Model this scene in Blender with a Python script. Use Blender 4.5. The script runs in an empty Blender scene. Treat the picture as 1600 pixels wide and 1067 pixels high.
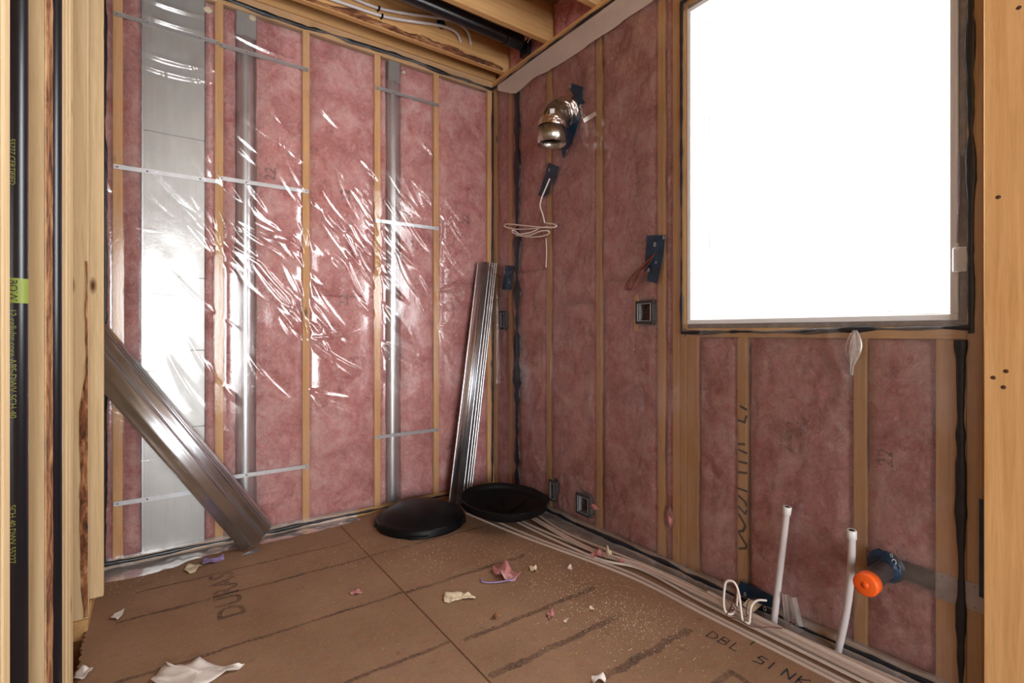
import bpy, math, random
import numpy as np
from mathutils import Vector, Matrix

# ------------------------------------------------------------------ camera / light / exposure
SC = bpy.context.scene
COL = SC.collection
F, CX, HY = 787.0, 800.0, 519.0            # focal length and horizon for a 1600x1067 frame
YAW = math.radians(35.3)
CAM = Vector((-1.93, -2.96, 1.09))
cd = bpy.data.cameras.new('camera'); cam = bpy.data.objects.new('camera', cd); COL.objects.link(cam)
cd.sensor_width = 36.0; cd.lens = F / 1600.0 * 36.0; cd.shift_y = -(533.5 - HY) / 1600.0
cd.clip_start = 0.02
cam.location = CAM; cam.rotation_euler = (math.pi / 2, 0, -YAW)
SC.camera = cam

w = bpy.data.worlds.new('overcast_sky'); SC.world = w; w.use_nodes = True
bg = w.node_tree.nodes['Background']
bg.inputs[0].default_value = (0.96, 0.98, 1.0, 1); bg.inputs[1].default_value = 8.0

def portal(name, loc, rot, sx, sy):
    l = bpy.data.lights.new(name, 'AREA'); l.shape = 'RECTANGLE'; l.size = sx; l.size_y = sy
    o = bpy.data.objects.new(name, l); COL.objects.link(o); o.location = loc; o.rotation_euler = rot
    l.cycles.is_portal = True
    return o
portal('window_portal', (0.17, -2.05, 1.83), (0, math.radians(90), 0), 1.40, 0.95)
portal('patio_door_offscreen', (-2.0, -6.62, 1.2), (math.radians(90), 0, 0), 1.8, 2.2)

vs = SC.view_settings
vs.view_transform = 'Standard'; vs.look = 'None'; vs.gamma = 1.0; vs.use_curve_mapping = False
vs.exposure = 1.1

# ------------------------------------------------------------------ helpers
A_ = Vector((math.sin(YAW), math.cos(YAW), 0)); R_ = Vector((math.cos(YAW), -math.sin(YAW), 0))
def ray(px, py): return A_ + R_ * ((px - CX) / F) + Vector((0, 0, 1)) * ((HY - py) / F)
def on_back(px, py, off=0.0):
    d = ray(px, py); return CAM + d * ((-off - CAM.y) / d.y)
def on_right(px, py, off=0.0):
    d = ray(px, py); return CAM + d * ((-off - CAM.x) / d.x)
def on_floor(px, py, z=0.0):
    d = ray(px, py); return CAM + d * ((z - CAM.z) / d.z)
def bx(px): return on_back(px, HY).x
def ry(px): return on_right(px, HY).y

def link(o, parent=None):
    COL.objects.link(o)
    if parent is not None:
        o.parent = parent
    return o
def tag(o, label=None, cat=None, group=None, kind=None):
    if label: o['label'] = label
    if cat: o['category'] = cat
    if group: o['group'] = group
    if kind: o['kind'] = kind
    return o
def empty(name, loc, label=None, cat=None, group=None, kind=None):
    o = bpy.data.objects.new(name, None); o.empty_display_size = 0.05
    o.location = loc; COL.objects.link(o)
    return tag(o, label, cat, group, kind)

class MB:
    """collects shapes in world coordinates, then makes one mesh object"""
    def __init__(s): s.v = []; s.f = []; s.sm = []
    def add(s, vs, fs, smooth=False):
        b = len(s.v); s.v += [tuple(p) for p in vs]
        for f in fs:
            s.f.append(tuple(i + b for i in f)); s.sm.append(smooth)
        return s
    def box(s, a, b, ch=0.0):
        x0, y0, z0 = [min(a[i], b[i]) for i in range(3)]; x1, y1, z1 = [max(a[i], b[i]) for i in range(3)]
        if ch <= 0:
            v = [(x0,y0,z0),(x1,y0,z0),(x1,y1,z0),(x0,y1,z0),(x0,y0,z1),(x1,y0,z1),(x1,y1,z1),(x0,y1,z1)]
            return s.add(v, [(0,3,2,1),(4,5,6,7),(0,1,5,4),(1,2,6,5),(2,3,7,6),(3,0,4,7)])
        # chamfered along all edges
        c = min(ch, (x1-x0)*.45, (y1-y0)*.45, (z1-z0)*.45)
        X, Y, Z = (x0, x1), (y0, y1), (z0, z1); v = []; idx = {}
        for i in (0,1):
            for j in (0,1):
                for k in (0,1):
                    sx, sy, sz = (c if i == 0 else -c), (c if j == 0 else -c), (c if k == 0 else -c)
                    idx[i,j,k,'x'] = len(v); v.append((X[i], Y[j]+sy, Z[k]+sz))
                    idx[i,j,k,'y'] = len(v); v.append((X[i]+sx, Y[j], Z[k]+sz))
                    idx[i,j,k,'z'] = len(v); v.append((X[i]+sx, Y[j]+sy, Z[k]))
        fs = []
        for i in (0,1):
            q = [idx[i,0,0,'x'], idx[i,1,0,'x'], idx[i,1,1,'x'], idx[i,0,1,'x']]; fs.append(q if i else q[::-1])
            q = [idx[0,i,0,'y'], idx[0,i,1,'y'], idx[1,i,1,'y'], idx[1,i,0,'y']]; fs.append(q if i else q[::-1])
            q = [idx[0,0,i,'z'], idx[1,0,i,'z'], idx[1,1,i,'z'], idx[0,1,i,'z']]; fs.append(q if i else q[::-1])
        for i in (0,1):
            for j in (0,1):
                q = [idx[i,j,0,'x'], idx[i,j,1,'x'], idx[i,j,1,'y'], idx[i,j,0,'y']]; fs.append(q if i != j else q[::-1])
                q = [idx[i,0,j,'x'], idx[i,0,j,'z'], idx[i,1,j,'z'], idx[i,1,j,'x']]; fs.append(q if i != j else q[::-1])
                q = [idx[0,i,j,'y'], idx[1,i,j,'y'], idx[1,i,j,'z'], idx[0,i,j,'z']]; fs.append(q if i != j else q[::-1])
                for k in (0,1):
                    q = [idx[i,j,k,'x'], idx[i,j,k,'y'], idx[i,j,k,'z']]; fs.append(q if (i+j+k) % 2 else q[::-1])
        return s.add(v, fs)
    def tube(s, pts, r, n=10, cap=True, flat=1.0):
        pts = [Vector(p) for p in pts]; m = len(pts)
        rr = r if isinstance(r, (list, tuple, np.ndarray)) else [r] * m
        t0 = (pts[1] - pts[0]).normalized()
        up = Vector((0,0,1)) if abs(t0.z) < .9 else Vector((1,0,0))
        nrm = (up - t0 * up.dot(t0)).normalized(); V = []; 
        for i, p in enumerate(pts):
            t = (pts[min(i+1, m-1)] - pts[max(i-1, 0)]).normalized()
            nrm = (nrm - t * nrm.dot(t)).normalized(); b = t.cross(nrm)
            for k in range(n):
                a = 2 * math.pi * k / n
                V.append(p + nrm * (math.cos(a) * rr[i]) + b * (math.sin(a) * rr[i] * flat))
        fs = [(i*n+k, i*n+(k+1) % n, (i+1)*n+(k+1) % n, (i+1)*n+k) for i in range(m-1) for k in range(n)]
        s.add(V, fs, True)
        if cap:
            s.add([V[k] for k in range(n)], [tuple(range(n))[::-1]])
            s.add([V[(m-1)*n+k] for k in range(n)], [tuple(range(n))])
        return s
    def grid(s, P, nu, nv, smooth=True, flip=False):
        fs = []
        for i in range(nu - 1):
            for j in range(nv - 1):
                q = (i*nv+j, (i+1)*nv+j, (i+1)*nv+j+1, i*nv+j+1); fs.append(q[::-1] if flip else q)
        return s.add(P, fs, smooth)
    def lathe(s, prof, c, n=48, axis='z', M=None):
        V = []; c = Vector(c)
        for r, h in prof:
            for k in range(n):
                a = 2 * math.pi * k / n; p = Vector((r*math.cos(a), r*math.sin(a), h))
                if M is not None: p = M @ p
                V.append(c + p)
        m = len(prof)
        fs = [(i*n+k, i*n+(k+1) % n, (i+1)*n+(k+1) % n, (i+1)*n+k) for i in range(m-1) for k in range(n)]
        return s.add(V, fs, True)
    def prism(s, poly, nrm, th):
        """flat polygon (world points) thickened along nrm"""
        poly = [Vector(p) for p in poly]; nrm = Vector(nrm); n = len(poly)
        V = poly + [p + nrm * th for p in poly]
        fs = [tuple(range(n))[::-1], tuple(range(n, 2*n))] + [(i, (i+1) % n, n+(i+1) % n, n+i) for i in range(n)]
        return s.add(V, fs)
    def build(s, name, mat, parent=None, origin=None, solid=0.0):
        org = Vector(origin) if origin is not None else (Vector(parent.matrix_basis.translation) if parent is not None else Vector((0,0,0)))
        # world location of the parent chain (all parents are unrotated)
        if parent is not None:
            org = Vector((0,0,0)); p = parent
            while p is not None:
                org += Vector(p.location); p = p.parent
        me = bpy.data.meshes.new(name)
        arr = np.array(s.v, dtype=np.float64) - np.array(org)
        me.from_pydata(arr.tolist(), [], s.f)
        me.polygons.foreach_set('use_smooth', s.sm); me.update()
        o = bpy.data.objects.new(name, me)
        if mat: me.materials.append(mat)
        if parent is None: o.location = org
        link(o, parent)
        if solid:
            md = o.modifiers.new('thickness', 'SOLIDIFY'); md.thickness = solid; md.offset = 0
        return o

def vnoise(u, v, seed):
    iu = np.floor(u).astype(np.int64); iv = np.floor(v).astype(np.int64); fu = u - iu; fv = v - iv
    fu = fu*fu*(3-2*fu); fv = fv*fv*(3-2*fv)
    def h(a, b):
        n = (a * 374761393 + b * 668265263 + seed * 974634541) & 0xffffffff
        n = ((n ^ (n >> 13)) * 1274126177) & 0xffffffff
        return ((n ^ (n >> 16)) & 0xffff) / 65535.0
    return (h(iu,iv)*(1-fu)+h(iu+1,iv)*fu)*(1-fv) + (h(iu,iv+1)*(1-fu)+h(iu+1,iv+1)*fu)*fv
def fbm(u, v, seed, o=4):
    t = 0; a = .5
    for k in range(o):
        t = t + a * (vnoise(u * 2**k, v * 2**k, seed + k*17) - .5); a *= .55
    return t

# ------------------------------------------------------------------ materials
class NT:
    def __init__(s, name):
        s.m = bpy.data.materials.new(name); s.m.use_nodes = True; s.t = s.m.node_tree; s.n = s.t.nodes; s.l = s.t.links
        s.p = s.n['Principled BSDF']; s.out = s.n['Material Output']
    def new(s, ty, **kw):
        n = s.n.new(ty)
        for k, v in kw.items():
            if k.startswith('i_'):
                key = k[2:]; key = int(key) if key.isdigit() else key.replace('_', ' ')
                n.inputs[key].default_value = v
            else: setattr(n, k, v)
        return n
    def lk(s, a, b): s.l.new(a, b)
    def coord(s, scale, rnd=True):
        tc = s.new('ShaderNodeTexCoord'); mp = s.new('ShaderNodeMapping'); mp.inputs['Scale'].default_value = scale
        s.lk(tc.outputs['Object'], mp.inputs['Vector'])
        if rnd:
            oi = s.new('ShaderNodeObjectInfo'); mu = s.new('ShaderNodeMath', operation='MULTIPLY', i_1=37.0)
            s.lk(oi.outputs['Random'], mu.inputs[0]); s.lk(mu.outputs[0], mp.inputs['Location'])
        return mp.outputs[0]
    def noise(s, vec, sc, det=4, rough=.55, dist=0.0):
        n = s.new('ShaderNodeTexNoise'); n.inputs['Scale'].default_value = sc; n.inputs['Detail'].default_value = det
        n.inputs['Roughness'].default_value = rough; n.inputs['Distortion'].default_value = dist
        s.lk(vec, n.inputs['Vector']); return n.outputs[0]
    def ramp(s, fac, stops):
        r = s.new('ShaderNodeValToRGB'); e = r.color_ramp.elements
        while len(e) < len(stops): e.new(.5)
        for el, (p, c) in zip(e, stops): el.position = p; el.color = (*c, 1) if len(c) == 3 else c
        s.lk(fac, r.inputs[0]); return r.outputs[0]
    def mix(s, a, b, fac, mode='MIX'):
        n = s.new('ShaderNodeMixRGB', blend_type=mode)
        for i, x in ((0, fac), (1, a), (2, b)):
            if hasattr(x, 'is_linked') or hasattr(x, 'links'): s.lk(x, n.inputs[i])
            else: n.inputs[i].default_value = x if i == 0 else ((*x, 1) if len(x) == 3 else x)
        return n.outputs[0]
    def bump(s, h, st=.3, d=.002):
        b = s.new('ShaderNodeBump'); b.inputs['Strength'].default_value = st; b.inputs['Distance'].default_value = d
        s.lk(h, b.inputs['Height']); s.lk(b.outputs[0], s.p.inputs['Normal'])
    def setp(s, **kw):
        for k, v in kw.items():
            k = k.replace('_', ' ')
            if isinstance(v, (float, int)): s.p.inputs[k].default_value = v
            elif isinstance(v, tuple): s.p.inputs[k].default_value = (*v, 1)
            else: s.lk(v, s.p.inputs[k])
        return s

def wood(name, c0, c1, axis='z', knots=True, rough=.75):
    t = NT(name); sc = {'z': (28, 28, 1.3), 'x': (1.3, 28, 28), 'y': (28, 1.3, 28)}[axis]
    v = t.coord(sc); g = t.noise(v, 1.6, 5, .6, .6); g2 = t.noise(v, 9, 3, .6)
    col = t.ramp(g, [(.3, c0), (.62, c1)])
    col = t.mix(col, tuple(x*.72 for x in c0), t.ramp(g2, [(.5, (0,0,0)), (.8, (.35,.35,.35))]))
    if knots:
        ks = {'z': (9, 9, 3.2), 'x': (3.2, 9, 9), 'y': (9, 3.2, 9)}[axis]
        vo = t.new('ShaderNodeTexVoronoi'); vo.inputs['Scale'].default_value = 1.0; t.lk(t.coord(ks), vo.inputs['Vector'])
        k = t.ramp(vo.outputs['Distance'], [(.05, (1,1,1)), (.13, (0,0,0))])
        col = t.mix(col, (.13,.05,.02), k)
    oi = t.new('ShaderNodeObjectInfo'); hs = t.new('ShaderNodeHueSaturation')
    mr = t.new('ShaderNodeMapRange', i_3=.86, i_4=1.12); t.lk(oi.outputs['Random'], mr.inputs[0]); t.lk(mr.outputs[0], hs.inputs['Value'])
    t.lk(col, hs.inputs['Color'])
    t.setp(Base_Color=hs.outputs[0], Roughness=rough, Specular_IOR_Level=.25); t.bump(g2, .25, .001)
    return t.m
def plain(name, c, rough=.5, metal=0.0, var=0.0, sc=20, bump=0.0, spec=.5):
    t = NT(name); v = t.coord((1,1,1))
    n = t.noise(v, sc, 4)
    if var: 
        col = t.ramp(n, [(.25, tuple(x*(1-var) for x in c)), (.75, tuple(min(1, x*(1+var)) for x in c))]); t.setp(Base_Color=col)
    else: t.setp(Base_Color=c)
    t.setp(Roughness=rough, Metallic=metal, Specular_IOR_Level=spec)
    if bump: t.bump(n, bump, .002)
    return t.m

M = {}
M['pine'] = wood('pine_stud', (.62,.33,.12), (.76,.45,.19))
M['pine_x'] = wood('pine_lengthwise_x', (.48,.27,.11), (.60,.37,.17), 'x')
M['pine_y'] = wood('pine_lengthwise_y', (.60,.33,.12), (.73,.44,.19), 'y')
M['pale'] = wood('pale_spruce', (.68,.48,.25), (.82,.62,.36))
M['joist'] = wood('joist_lumber', (.46,.25,.095), (.60,.35,.15), 'x')
M['sheath'] = plain('osb_sheathing', (.30,.19,.10), .85, 0, .35, 30)
M['house'] = plain('pale_wall_board', (.74,.70,.66), .8, 0, .15, 4)
M['bark'] = NT('bark_edge')
t = M['bark']; v = t.coord((14,14,4)); n = t.noise(v, 2.2, 6, .7, .8)
t.setp(Base_Color=t.ramp(n, [(.34,(.035,.016,.01)), (.46,(.25,.09,.035)), (.58,(.52,.27,.12)), (.7,(.68,.45,.24))]), Roughness=.9); t.bump(t.noise(t.coord((17,13,5)), 2.6, 6, .7, .5), .9, .006); M['bark'] = t.m
M['barkj'] = NT('bark_edge_joist')
t = M['barkj']; v = t.coord((4,14,14)); n = t.noise(v, 2.2, 6, .7, .8)
t.setp(Base_Color=t.ramp(n, [(.36,(.05,.018,.01)), (.5,(.20,.065,.025)), (.68,(.5,.27,.12))]), Roughness=.9); t.bump(t.noise(t.coord((5,17,13)), 2.6, 6, .7, .5), .8, .006); M['barkj'] = t.m

# subfloor boards
t = NT('subfloor_board'); v = t.coord((1,1,1), False)
n1 = t.noise(v, 3.0, 5, .6); n2 = t.noise(v, 260, 3, .6); vo = t.new('ShaderNodeTexVoronoi'); vo.inputs['Scale'].default_value = 70
mp = t.coord((1,1.6,1), False); t.lk(mp, vo.inputs['Vector'])
c = t.ramp(n1, [(.3,(.255,.145,.083)), (.7,(.34,.205,.125))])
c = t.mix(c, vo.outputs['Color'], .10, 'SOFT_LIGHT')
n4 = t.noise(v, 90, 5, .75); c = t.mix(c, (.42,.27,.17), t.ramp(n4, [(.55,(0,0,0)), (.75,(.55,.55,.55))]))
c = t.mix(c, (.075,.04,.022), t.ramp(n2, [(.54,(0,0,0)), (.72,(.65,.65,.65))]))
n3 = t.noise(v, 14, 6, .7); c = t.mix(c, (.10,.055,.03), t.ramp(n3, [(.60,(0,0,0)), (.72,(.5,.5,.5))]))
t.setp(Base_Color=c, Roughness=.85, Specular_IOR_Level=.2); t.bump(t.noise(t.coord((1.2,.9,1), False), 230, 3, .6), .3, .001); M['floor'] = t.m

# pink fibreglass
t = NT('pink_fibreglass'); v = t.coord((1,1,1))
n1 = t.noise(v, 7, 6, .62, .6); n2 = t.noise(v, 26, 8, .72, 2.2); n3 = t.noise(v, 190, 3, .6)
c = t.ramp(n1, [(.32,(.56,.17,.165)), (.5,(.79,.335,.32)), (.66,(.90,.52,.49))])
c = t.mix(c, (.90,.60,.57), t.ramp(n2, [(.50,(0,0,0)), (.70,(.7,.7,.7))]))
c = t.mix(c, (.40,.09,.09), t.ramp(n2, [(.28,(.7,.7,.7)), (.44,(0,0,0))]))
t.setp(Base_Color=c, Roughness=1.0, Specular_IOR_Level=.05)
ad = t.new('ShaderNodeMath', operation='ADD'); nb = t.noise(t.coord((1.3,1.1,.9)), 31, 6, .7, 1.6); t.lk(nb, ad.inputs[0]); mu = t.new('ShaderNodeMath', operation='MULTIPLY', i_1=.35); t.lk(n3, mu.inputs[0]); t.lk(mu.outputs[0], ad.inputs[1])
t.bump(ad.outputs[0], 1.0, .016); M['pink'] = t.m

def film(name, haze, gl, rough, hz_col=(.85,.84,.84)):
    t = NT(name); t.n.remove(t.p)
    tr = t.new('ShaderNodeBsdfTransparent'); tr.inputs[0].default_value = (.97,.965,.96,1)
    df = t.new('ShaderNodeBsdfDiffuse'); df.inputs[0].default_value = (*hz_col,1)
    g = t.new('ShaderNodeBsdfGlossy'); g.inputs['Roughness'].default_value = rough; g.inputs[0].default_value = (1,1,1,1)
    v = t.coord((1,1,1), False); n = t.noise(v, 9, 4, .6, 1.0)
    lo, hi = (.95, 1.06) if 'wrap' in name else (.4, 1.7)
    mr = t.new('ShaderNodeMapRange', i_1=.3, i_2=.75, i_3=haze*lo, i_4=haze*hi); t.lk(n, mr.inputs[0])
    m1 = t.new('ShaderNodeMixShader'); t.lk(mr.outputs[0], m1.inputs[0]); t.lk(tr.outputs[0], m1.inputs[1]); t.lk(df.outputs[0], m1.inputs[2])
    lw = t.new('ShaderNodeLayerWeight'); lw.inputs['Blend'].default_value = .35
    mr2 = t.new('ShaderNodeMapRange', i_1=0., i_2=1., i_3=gl, i_4=.75); t.lk(lw.outputs['Fresnel'], mr2.inputs[0])
    m2 = t.new('ShaderNodeMixShader'); t.lk(mr2.outputs[0], m2.inputs[0]); t.lk(m1.outputs[0], m2.inputs[1]); t.lk(g.outputs[0], m2.inputs[2])
    nb = t.noise(t.coord((1,1,1), False), 55, 4, .6, 1.5); b = t.new('ShaderNodeBump'); b.inputs['Strength'].default_value = .12; b.inputs['Distance'].default_value = .003
    t.lk(nb, b.inputs['Height']); t.lk(b.outputs[0], g.inputs['Normal'])
    t.lk(m2.outputs[0], t.out.inputs[0]); return t.m
M['film'] = film('polyethylene_film', .07, .045, .11)
M['film_r'] = film('polyethylene_film_hazy', .065, .04, .16, (.88,.80,.78))
M['skirt'] = film('polyethylene_skirt', .24, .035, .25)
M['wrap'] = film('white_house_wrap', .62, .02, .5, (.86,.74,.66))
M['tape_clear'] = film('frosted_tape', .22, .06, .3, (.9,.88,.86))

def galv(name, rough, c=(.62,.63,.63), ani=0.0, stretch=(30,30,2)):
    t = NT(name); v = t.coord(stretch, True); n = t.noise(v, 2.5, 4); s2 = t.noise(t.coord((1,1,1)), 5, 3)
    col = t.ramp(n, [(.3, tuple(x*.95 for x in c)), (.7, tuple(min(1,x*1.03) for x in c))])
    mr = t.new('ShaderNodeMapRange', i_3=rough*.75, i_4=rough*1.3); t.lk(s2, mr.inputs[0])
    t.setp(Base_Color=col, Metallic=1.0, Roughness=mr.outputs[0]); return t.m
M['duct'] = galv('galvanised_duct', .46, (.50,.51,.50))
M['pipe'] = galv('galvanised_pipe', .34, (.60,.63,.66))
M['sheet'] = galv('bright_galvanised_sheet', .31, (.80,.85,.90), 0, (8,8,8))
M['strap'] = galv('galvanised_strap', .38, (.60,.63,.66))
M['elbow'] = galv('elbow_metal', .27, (.50,.49,.45), 0, (8,8,8))
t = NT('crinkled_foil_tape'); v = t.coord((1,1,1)); vo = t.new('ShaderNodeTexVoronoi'); vo.inputs['Scale'].default_value = 62; t.lk(v, vo.inputs['Vector']); n = t.noise(v, 45, 5, .7, 2)
t.setp(Base_Color=(.85,.76,.70), Metallic=1.0, Roughness=.16); t.bump(n, .35, .008); M['foil'] = t.m
M['black'] = plain('black_plastic', (.004,.004,.005), .45, 0, .3, 30, .05, .22)
M['abs'] = plain('abs_pipe', (.010,.010,.014), .28, 0, .2, 10)
M['abs_dull'] = plain('abs_pipe_dusty', (.045,.035,.035), .35, 0, .4, 25)
M['seal'] = plain('black_acoustic_sealant', (.012,.014,.018), .35, 0, .3, 60, .4)
M['gasket'] = plain('black_gasket', (.03,.03,.032), .6, 0, .3, 60)
M['grey'] = plain('grey_box_plastic', (.24,.24,.245), .5, 0, .2, 40)
M['white'] = plain('white_vinyl', (.78,.78,.77), .4, 0, .03, 6)
M['trimw'] = plain('cream_vinyl_trim', (.66,.54,.46), .45, 0, .06, 6)
M['pex'] = plain('translucent_pex', (.62,.57,.57), .35, 0, .06, 10)
M['cable'] = plain('white_cable', (.80,.73,.66), .45)
M['wire'] = plain('brown_wire', (.13,.03,.02), .4)
M['orange'] = plain('orange_cap', (.95,.13,.012), .45, 0, .06, 30)
M['paper'] = plain('white_paper', (.75,.68,.62), .85, 0, .08, 30, .2)
M['chip'] = plain('wood_chip', (.72,.60,.42), .85, 0, .12, 60, .3)
M['purple'] = plain('purple_scrap', (.30,.22,.42), .6, 0, .2, 40)
M['foam'] = plain('cream_spray_foam', (.72,.60,.40), .8, 0, .1, 40, .4)
M['steel'] = plain('nail_plate_steel', (.45,.44,.45), .45, .6, .15, 30)
M['ink'] = plain('black_ink', (.035,.03,.032), .8)
M['inkfaded'] = plain('grey_ink', (.20,.10,.10), .9)
M['yellow'] = plain('yellow_pipe_print', (.33,.36,.08), .6)
M['yellowbright'] = plain('yellow_pipe_patch', (.28,.36,.05), .5)
M['hole'] = plain('dark_void', (.008,.006,.006), .95)
M['knot'] = plain('brown_knot', (.09,.035,.018), .8)
M['flap'] = plain('dull_purple_flap', (.13,.075,.085), .7)
M['nail'] = plain('nail_head', (.35,.35,.36), .4, .9)
t = NT('blue_sheathing_tape'); v = t.coord((1,1,1)); n = t.noise(v, 40, 4, .6, 1); n2 = t.noise(v, 18, 2)
t.setp(Base_Color=t.ramp(n2, [(.3,(.005,.017,.038)), (.7,(.012,.042,.082))]), Roughness=.3); t.bump(n, .5, .006); M['tape'] = t.m
M['tapeprint'] = plain('white_tape_print', (.55,.55,.55), .5)
# floor print: dark, broken up
t = NT('floor_print'); v = t.coord((1,1,1), False); n = t.noise(v, 110, 4, .7); n2 = t.noise(v, 5, 3)
tr = t.new('ShaderNodeBsdfTransparent'); mx = t.new('ShaderNodeMixShader'); ad = t.new('ShaderNodeMath', operation='MULTIPLY'); 
r1 = t.ramp(n, [(.34,(0,0,0)), (.58,(1,1,1))]); r2 = t.ramp(n2, [(.3,(.16,.16,.16)), (.6,(.58,.58,.58))]); t.lk(r1, ad.inputs[0]); t.lk(r2, ad.inputs[1])
t.lk(ad.outputs[0], mx.inputs[0]); t.lk(tr.outputs[0], mx.inputs[1]); t.lk(t.p.outputs[0], mx.inputs[2]); t.lk(mx.outputs[0], t.out.inputs[0])
t.setp(Base_Color=(.06,.04,.035), Roughness=.9); M['print'] = t.m
# smudgy print on batts
t = NT('batt_print'); v = t.coord((1,1,1), False); n = t.noise(v, 60, 4, .7)
tr = t.new('ShaderNodeBsdfTransparent'); mx = t.new('ShaderNodeMixShader'); r1 = t.ramp(n, [(.38,(.05,.05,.05)), (.6,(.6,.6,.6))])
t.lk(r1, mx.inputs[0]); t.lk(tr.outputs[0], mx.inputs[1]); t.lk(t.p.outputs[0], mx.inputs[2]); t.lk(mx.outputs[0], t.out.inputs[0])
t.setp(Base_Color=(.10,.06,.07), Roughness=1.0); M['battprint'] = t.m
# window glass
t = NT('window_glass'); t.n.remove(t.p); tr = t.new('ShaderNodeBsdfTransparent'); g = t.new('ShaderNodeBsdfGlossy'); g.inputs['Roughness'].default_value = .02
mx = t.new('ShaderNodeMixShader', i_0=.06); t.lk(tr.outputs[0], mx.inputs[1]); t.lk(g.outputs[0], mx.inputs[2]); t.lk(mx.outputs[0], t.out.inputs[0]); M['glass'] = t.m

# ------------------------------------------------------------------ text helper
def text_mesh(name, body, size, mat, parent, origin, xdir, ydir, off=.0006, bold=0.0, align='LEFT'):
    cu = bpy.data.curves.new(name, 'FONT'); cu.body = body; cu.size = size; cu.resolution_u = 3; cu.offset = bold; cu.align_x = align
    ob = bpy.data.objects.new('tmp_text', cu); COL.objects.link(ob); bpy.context.view_layer.update()
    me = bpy.data.meshes.new_from_object(ob.evaluated_get(bpy.context.evaluated_depsgraph_get()))
    bpy.data.objects.remove(ob)
    xd = Vector(xdir).normalized(); yd = Vector(ydir).normalized(); zd = xd.cross(yd); o = Vector(origin) + zd * off
    pv = Vector((0,0,0)); p = parent
    while p is not None: pv += Vector(p.location); p = p.parent
    for q in me.vertices: q.co = o + xd * q.co.x + yd * q.co.y - pv
    me.name = name; me.materials.clear(); me.materials.append(mat)
    return link(bpy.data.objects.new(name, me), parent)

# ------------------------------------------------------------------ structure
ZT = 2.845           # underside of the joists
ZP = 2.77            # underside of the top plate
rng = random.Random(4)
XL = -2.126           # edge of the floor beside the stud partition

floor = empty('floor', (0,0,0), 'brown subfloor boards with dark printed lines and sawdust', 'floor', kind='structure')
SEAM = -1.08
def jag_panel(x0, x1, y0, y1, jag=False):
    m = MB()
    if not jag: return m.box((x0,y0,-.018), (x1,y1,0), .0025)
    r = random.Random(2); ys = np.linspace(y0, y1, 150); pts = [(x0 + r.uniform(-.006,.006) + .012*math.sin(y*3), y, 0) for y in ys] + [(x1,y1,0), (x1,y0,0)]
    return m.prism(pts[::-1], (0,0,-1), .018)
jag_panel(XL, SEAM-.0025, -2.2, .06, True).build('floor_panel', M['floor'], floor)
jag_panel(SEAM+.0025, .10, -2.36, .06).build('floor_panel', M['floor'], floor)
jag_panel(SEAM+.0025, .10, -3.7, -2.364).build('floor_panel', M['floor'], floor)
jag_panel(-2.30, SEAM-.0025, -4.6, -2.204).build('floor_panel', M['floor'], floor)
jag_panel(SEAM+.0025, .10, -6.6, -3.704).build('floor_panel', M['floor'], floor)
jag_panel(-5.1, -2.304, -6.6, -1.95).build('floor_panel', M['floor'], floor)
jag_panel(-2.30, SEAM-.0025, -6.6, -4.604).build('floor_panel', M['floor'], floor)
jag_panel(-5.1, -2.304, -1.945, .06).build('floor_panel', M['floor'], floor)
MB().box((-5.1,-6.6,-.30), (.1,.06,-.28)).build('crawl_base', M['sheath'], floor)
for yj in (-.05, -.46, -.87, -1.28, -1.69):
    MB().box((-2.4,yj-.02,-.26), (.0,yj+.02,-.02)).build('floor_joist', M['joist'], floor)
# printed fastener lines running parallel to the back wall
r = random.Random(9)
for x0, x1, yy, wd in ((-2.0,-1.09,-.335,.007), (-2.05,-1.085,-.565,.010), (-2.1,-1.085,-.975,.009), (-1.075,-.35,-.56,.008), (-1.075,-.45,-.985,.012), (-1.04,-.40,-1.41,.013),
                       (-2.1,-1.085,-1.385,.010), (-1.07,-.46,-1.62,.016), (-.80,-.33,-1.83,.018)):
    n = 40; P = []
    for i in range(n):
        x = x0 + (x1-x0)*i/(n-1); dy = .003*math.sin(i*.5) + r.uniform(-.002,.002)
        P += [(x, yy+dy-wd*r.uniform(.6,1.1), .0007), (x, yy+dy+wd*r.uniform(.6,1.1), .0007)]
    MB().grid(P, n, 2, False).build('printed_line', M['print'], floor)
p0 = on_floor(345, 968)
text_mesh('printed_word', 'DURAS', .135, M['print'], floor, (p0.x+.085, p0.y-.01, 0), (0,1,0), (-1,0,0), .0012, .003)
# handwriting
def strokes(name, lists, size, org, xd, yd, wdt, parent, mat, off=.0012):
    m = MB(); xd = Vector(xd); yd = Vector(yd); zd = xd.cross(yd).normalized(); org = Vector(org) + zd*off
    for pl in lists:
        for (a, b) in zip(pl[:-1], pl[1:]):
            A = org + xd*a[0]*size + yd*a[1]*size; B = org + xd*b[0]*size + yd*b[1]*size
            t = (B-A).normalized(); s = t.cross(zd)*wdt; A = A - t*wdt*.6; B = B + t*wdt*.6
            m.add([A-s, A+s, B+s, B-s], [(0,1,2,3)])
    return m.build(name, mat, parent)
GL = {'D': [[(0,0),(0,1),(.5,.85),(.65,.5),(.5,.12),(0,0)]], 'B': [[(0,0),(0,1),(.5,.9),(.5,.62),(0,.52),(.55,.4),(.55,.1),(0,0)]], 'R': [[(0,0),(0,1),(.5,.88),(.5,.6),(0,.5),(.55,0)]],
      'L': [[(0,1),(0,0),(.5,0)]], 'S': [[(.6,.95),(.15,1),(.05,.65),(.55,.5),(.5,.08),(-.05,.0)]], 'I': [[(.1,0),(.1,1)]], 'N': [[(0,0),(0,1),(.55,0),(.6,1)]],
      'K': [[(0,0),(0,1)],[(.55,1),(0,.45),(.6,0)]], 'T': [[(0,1),(.6,1)],[(.3,1),(.3,0)]]}
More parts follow.
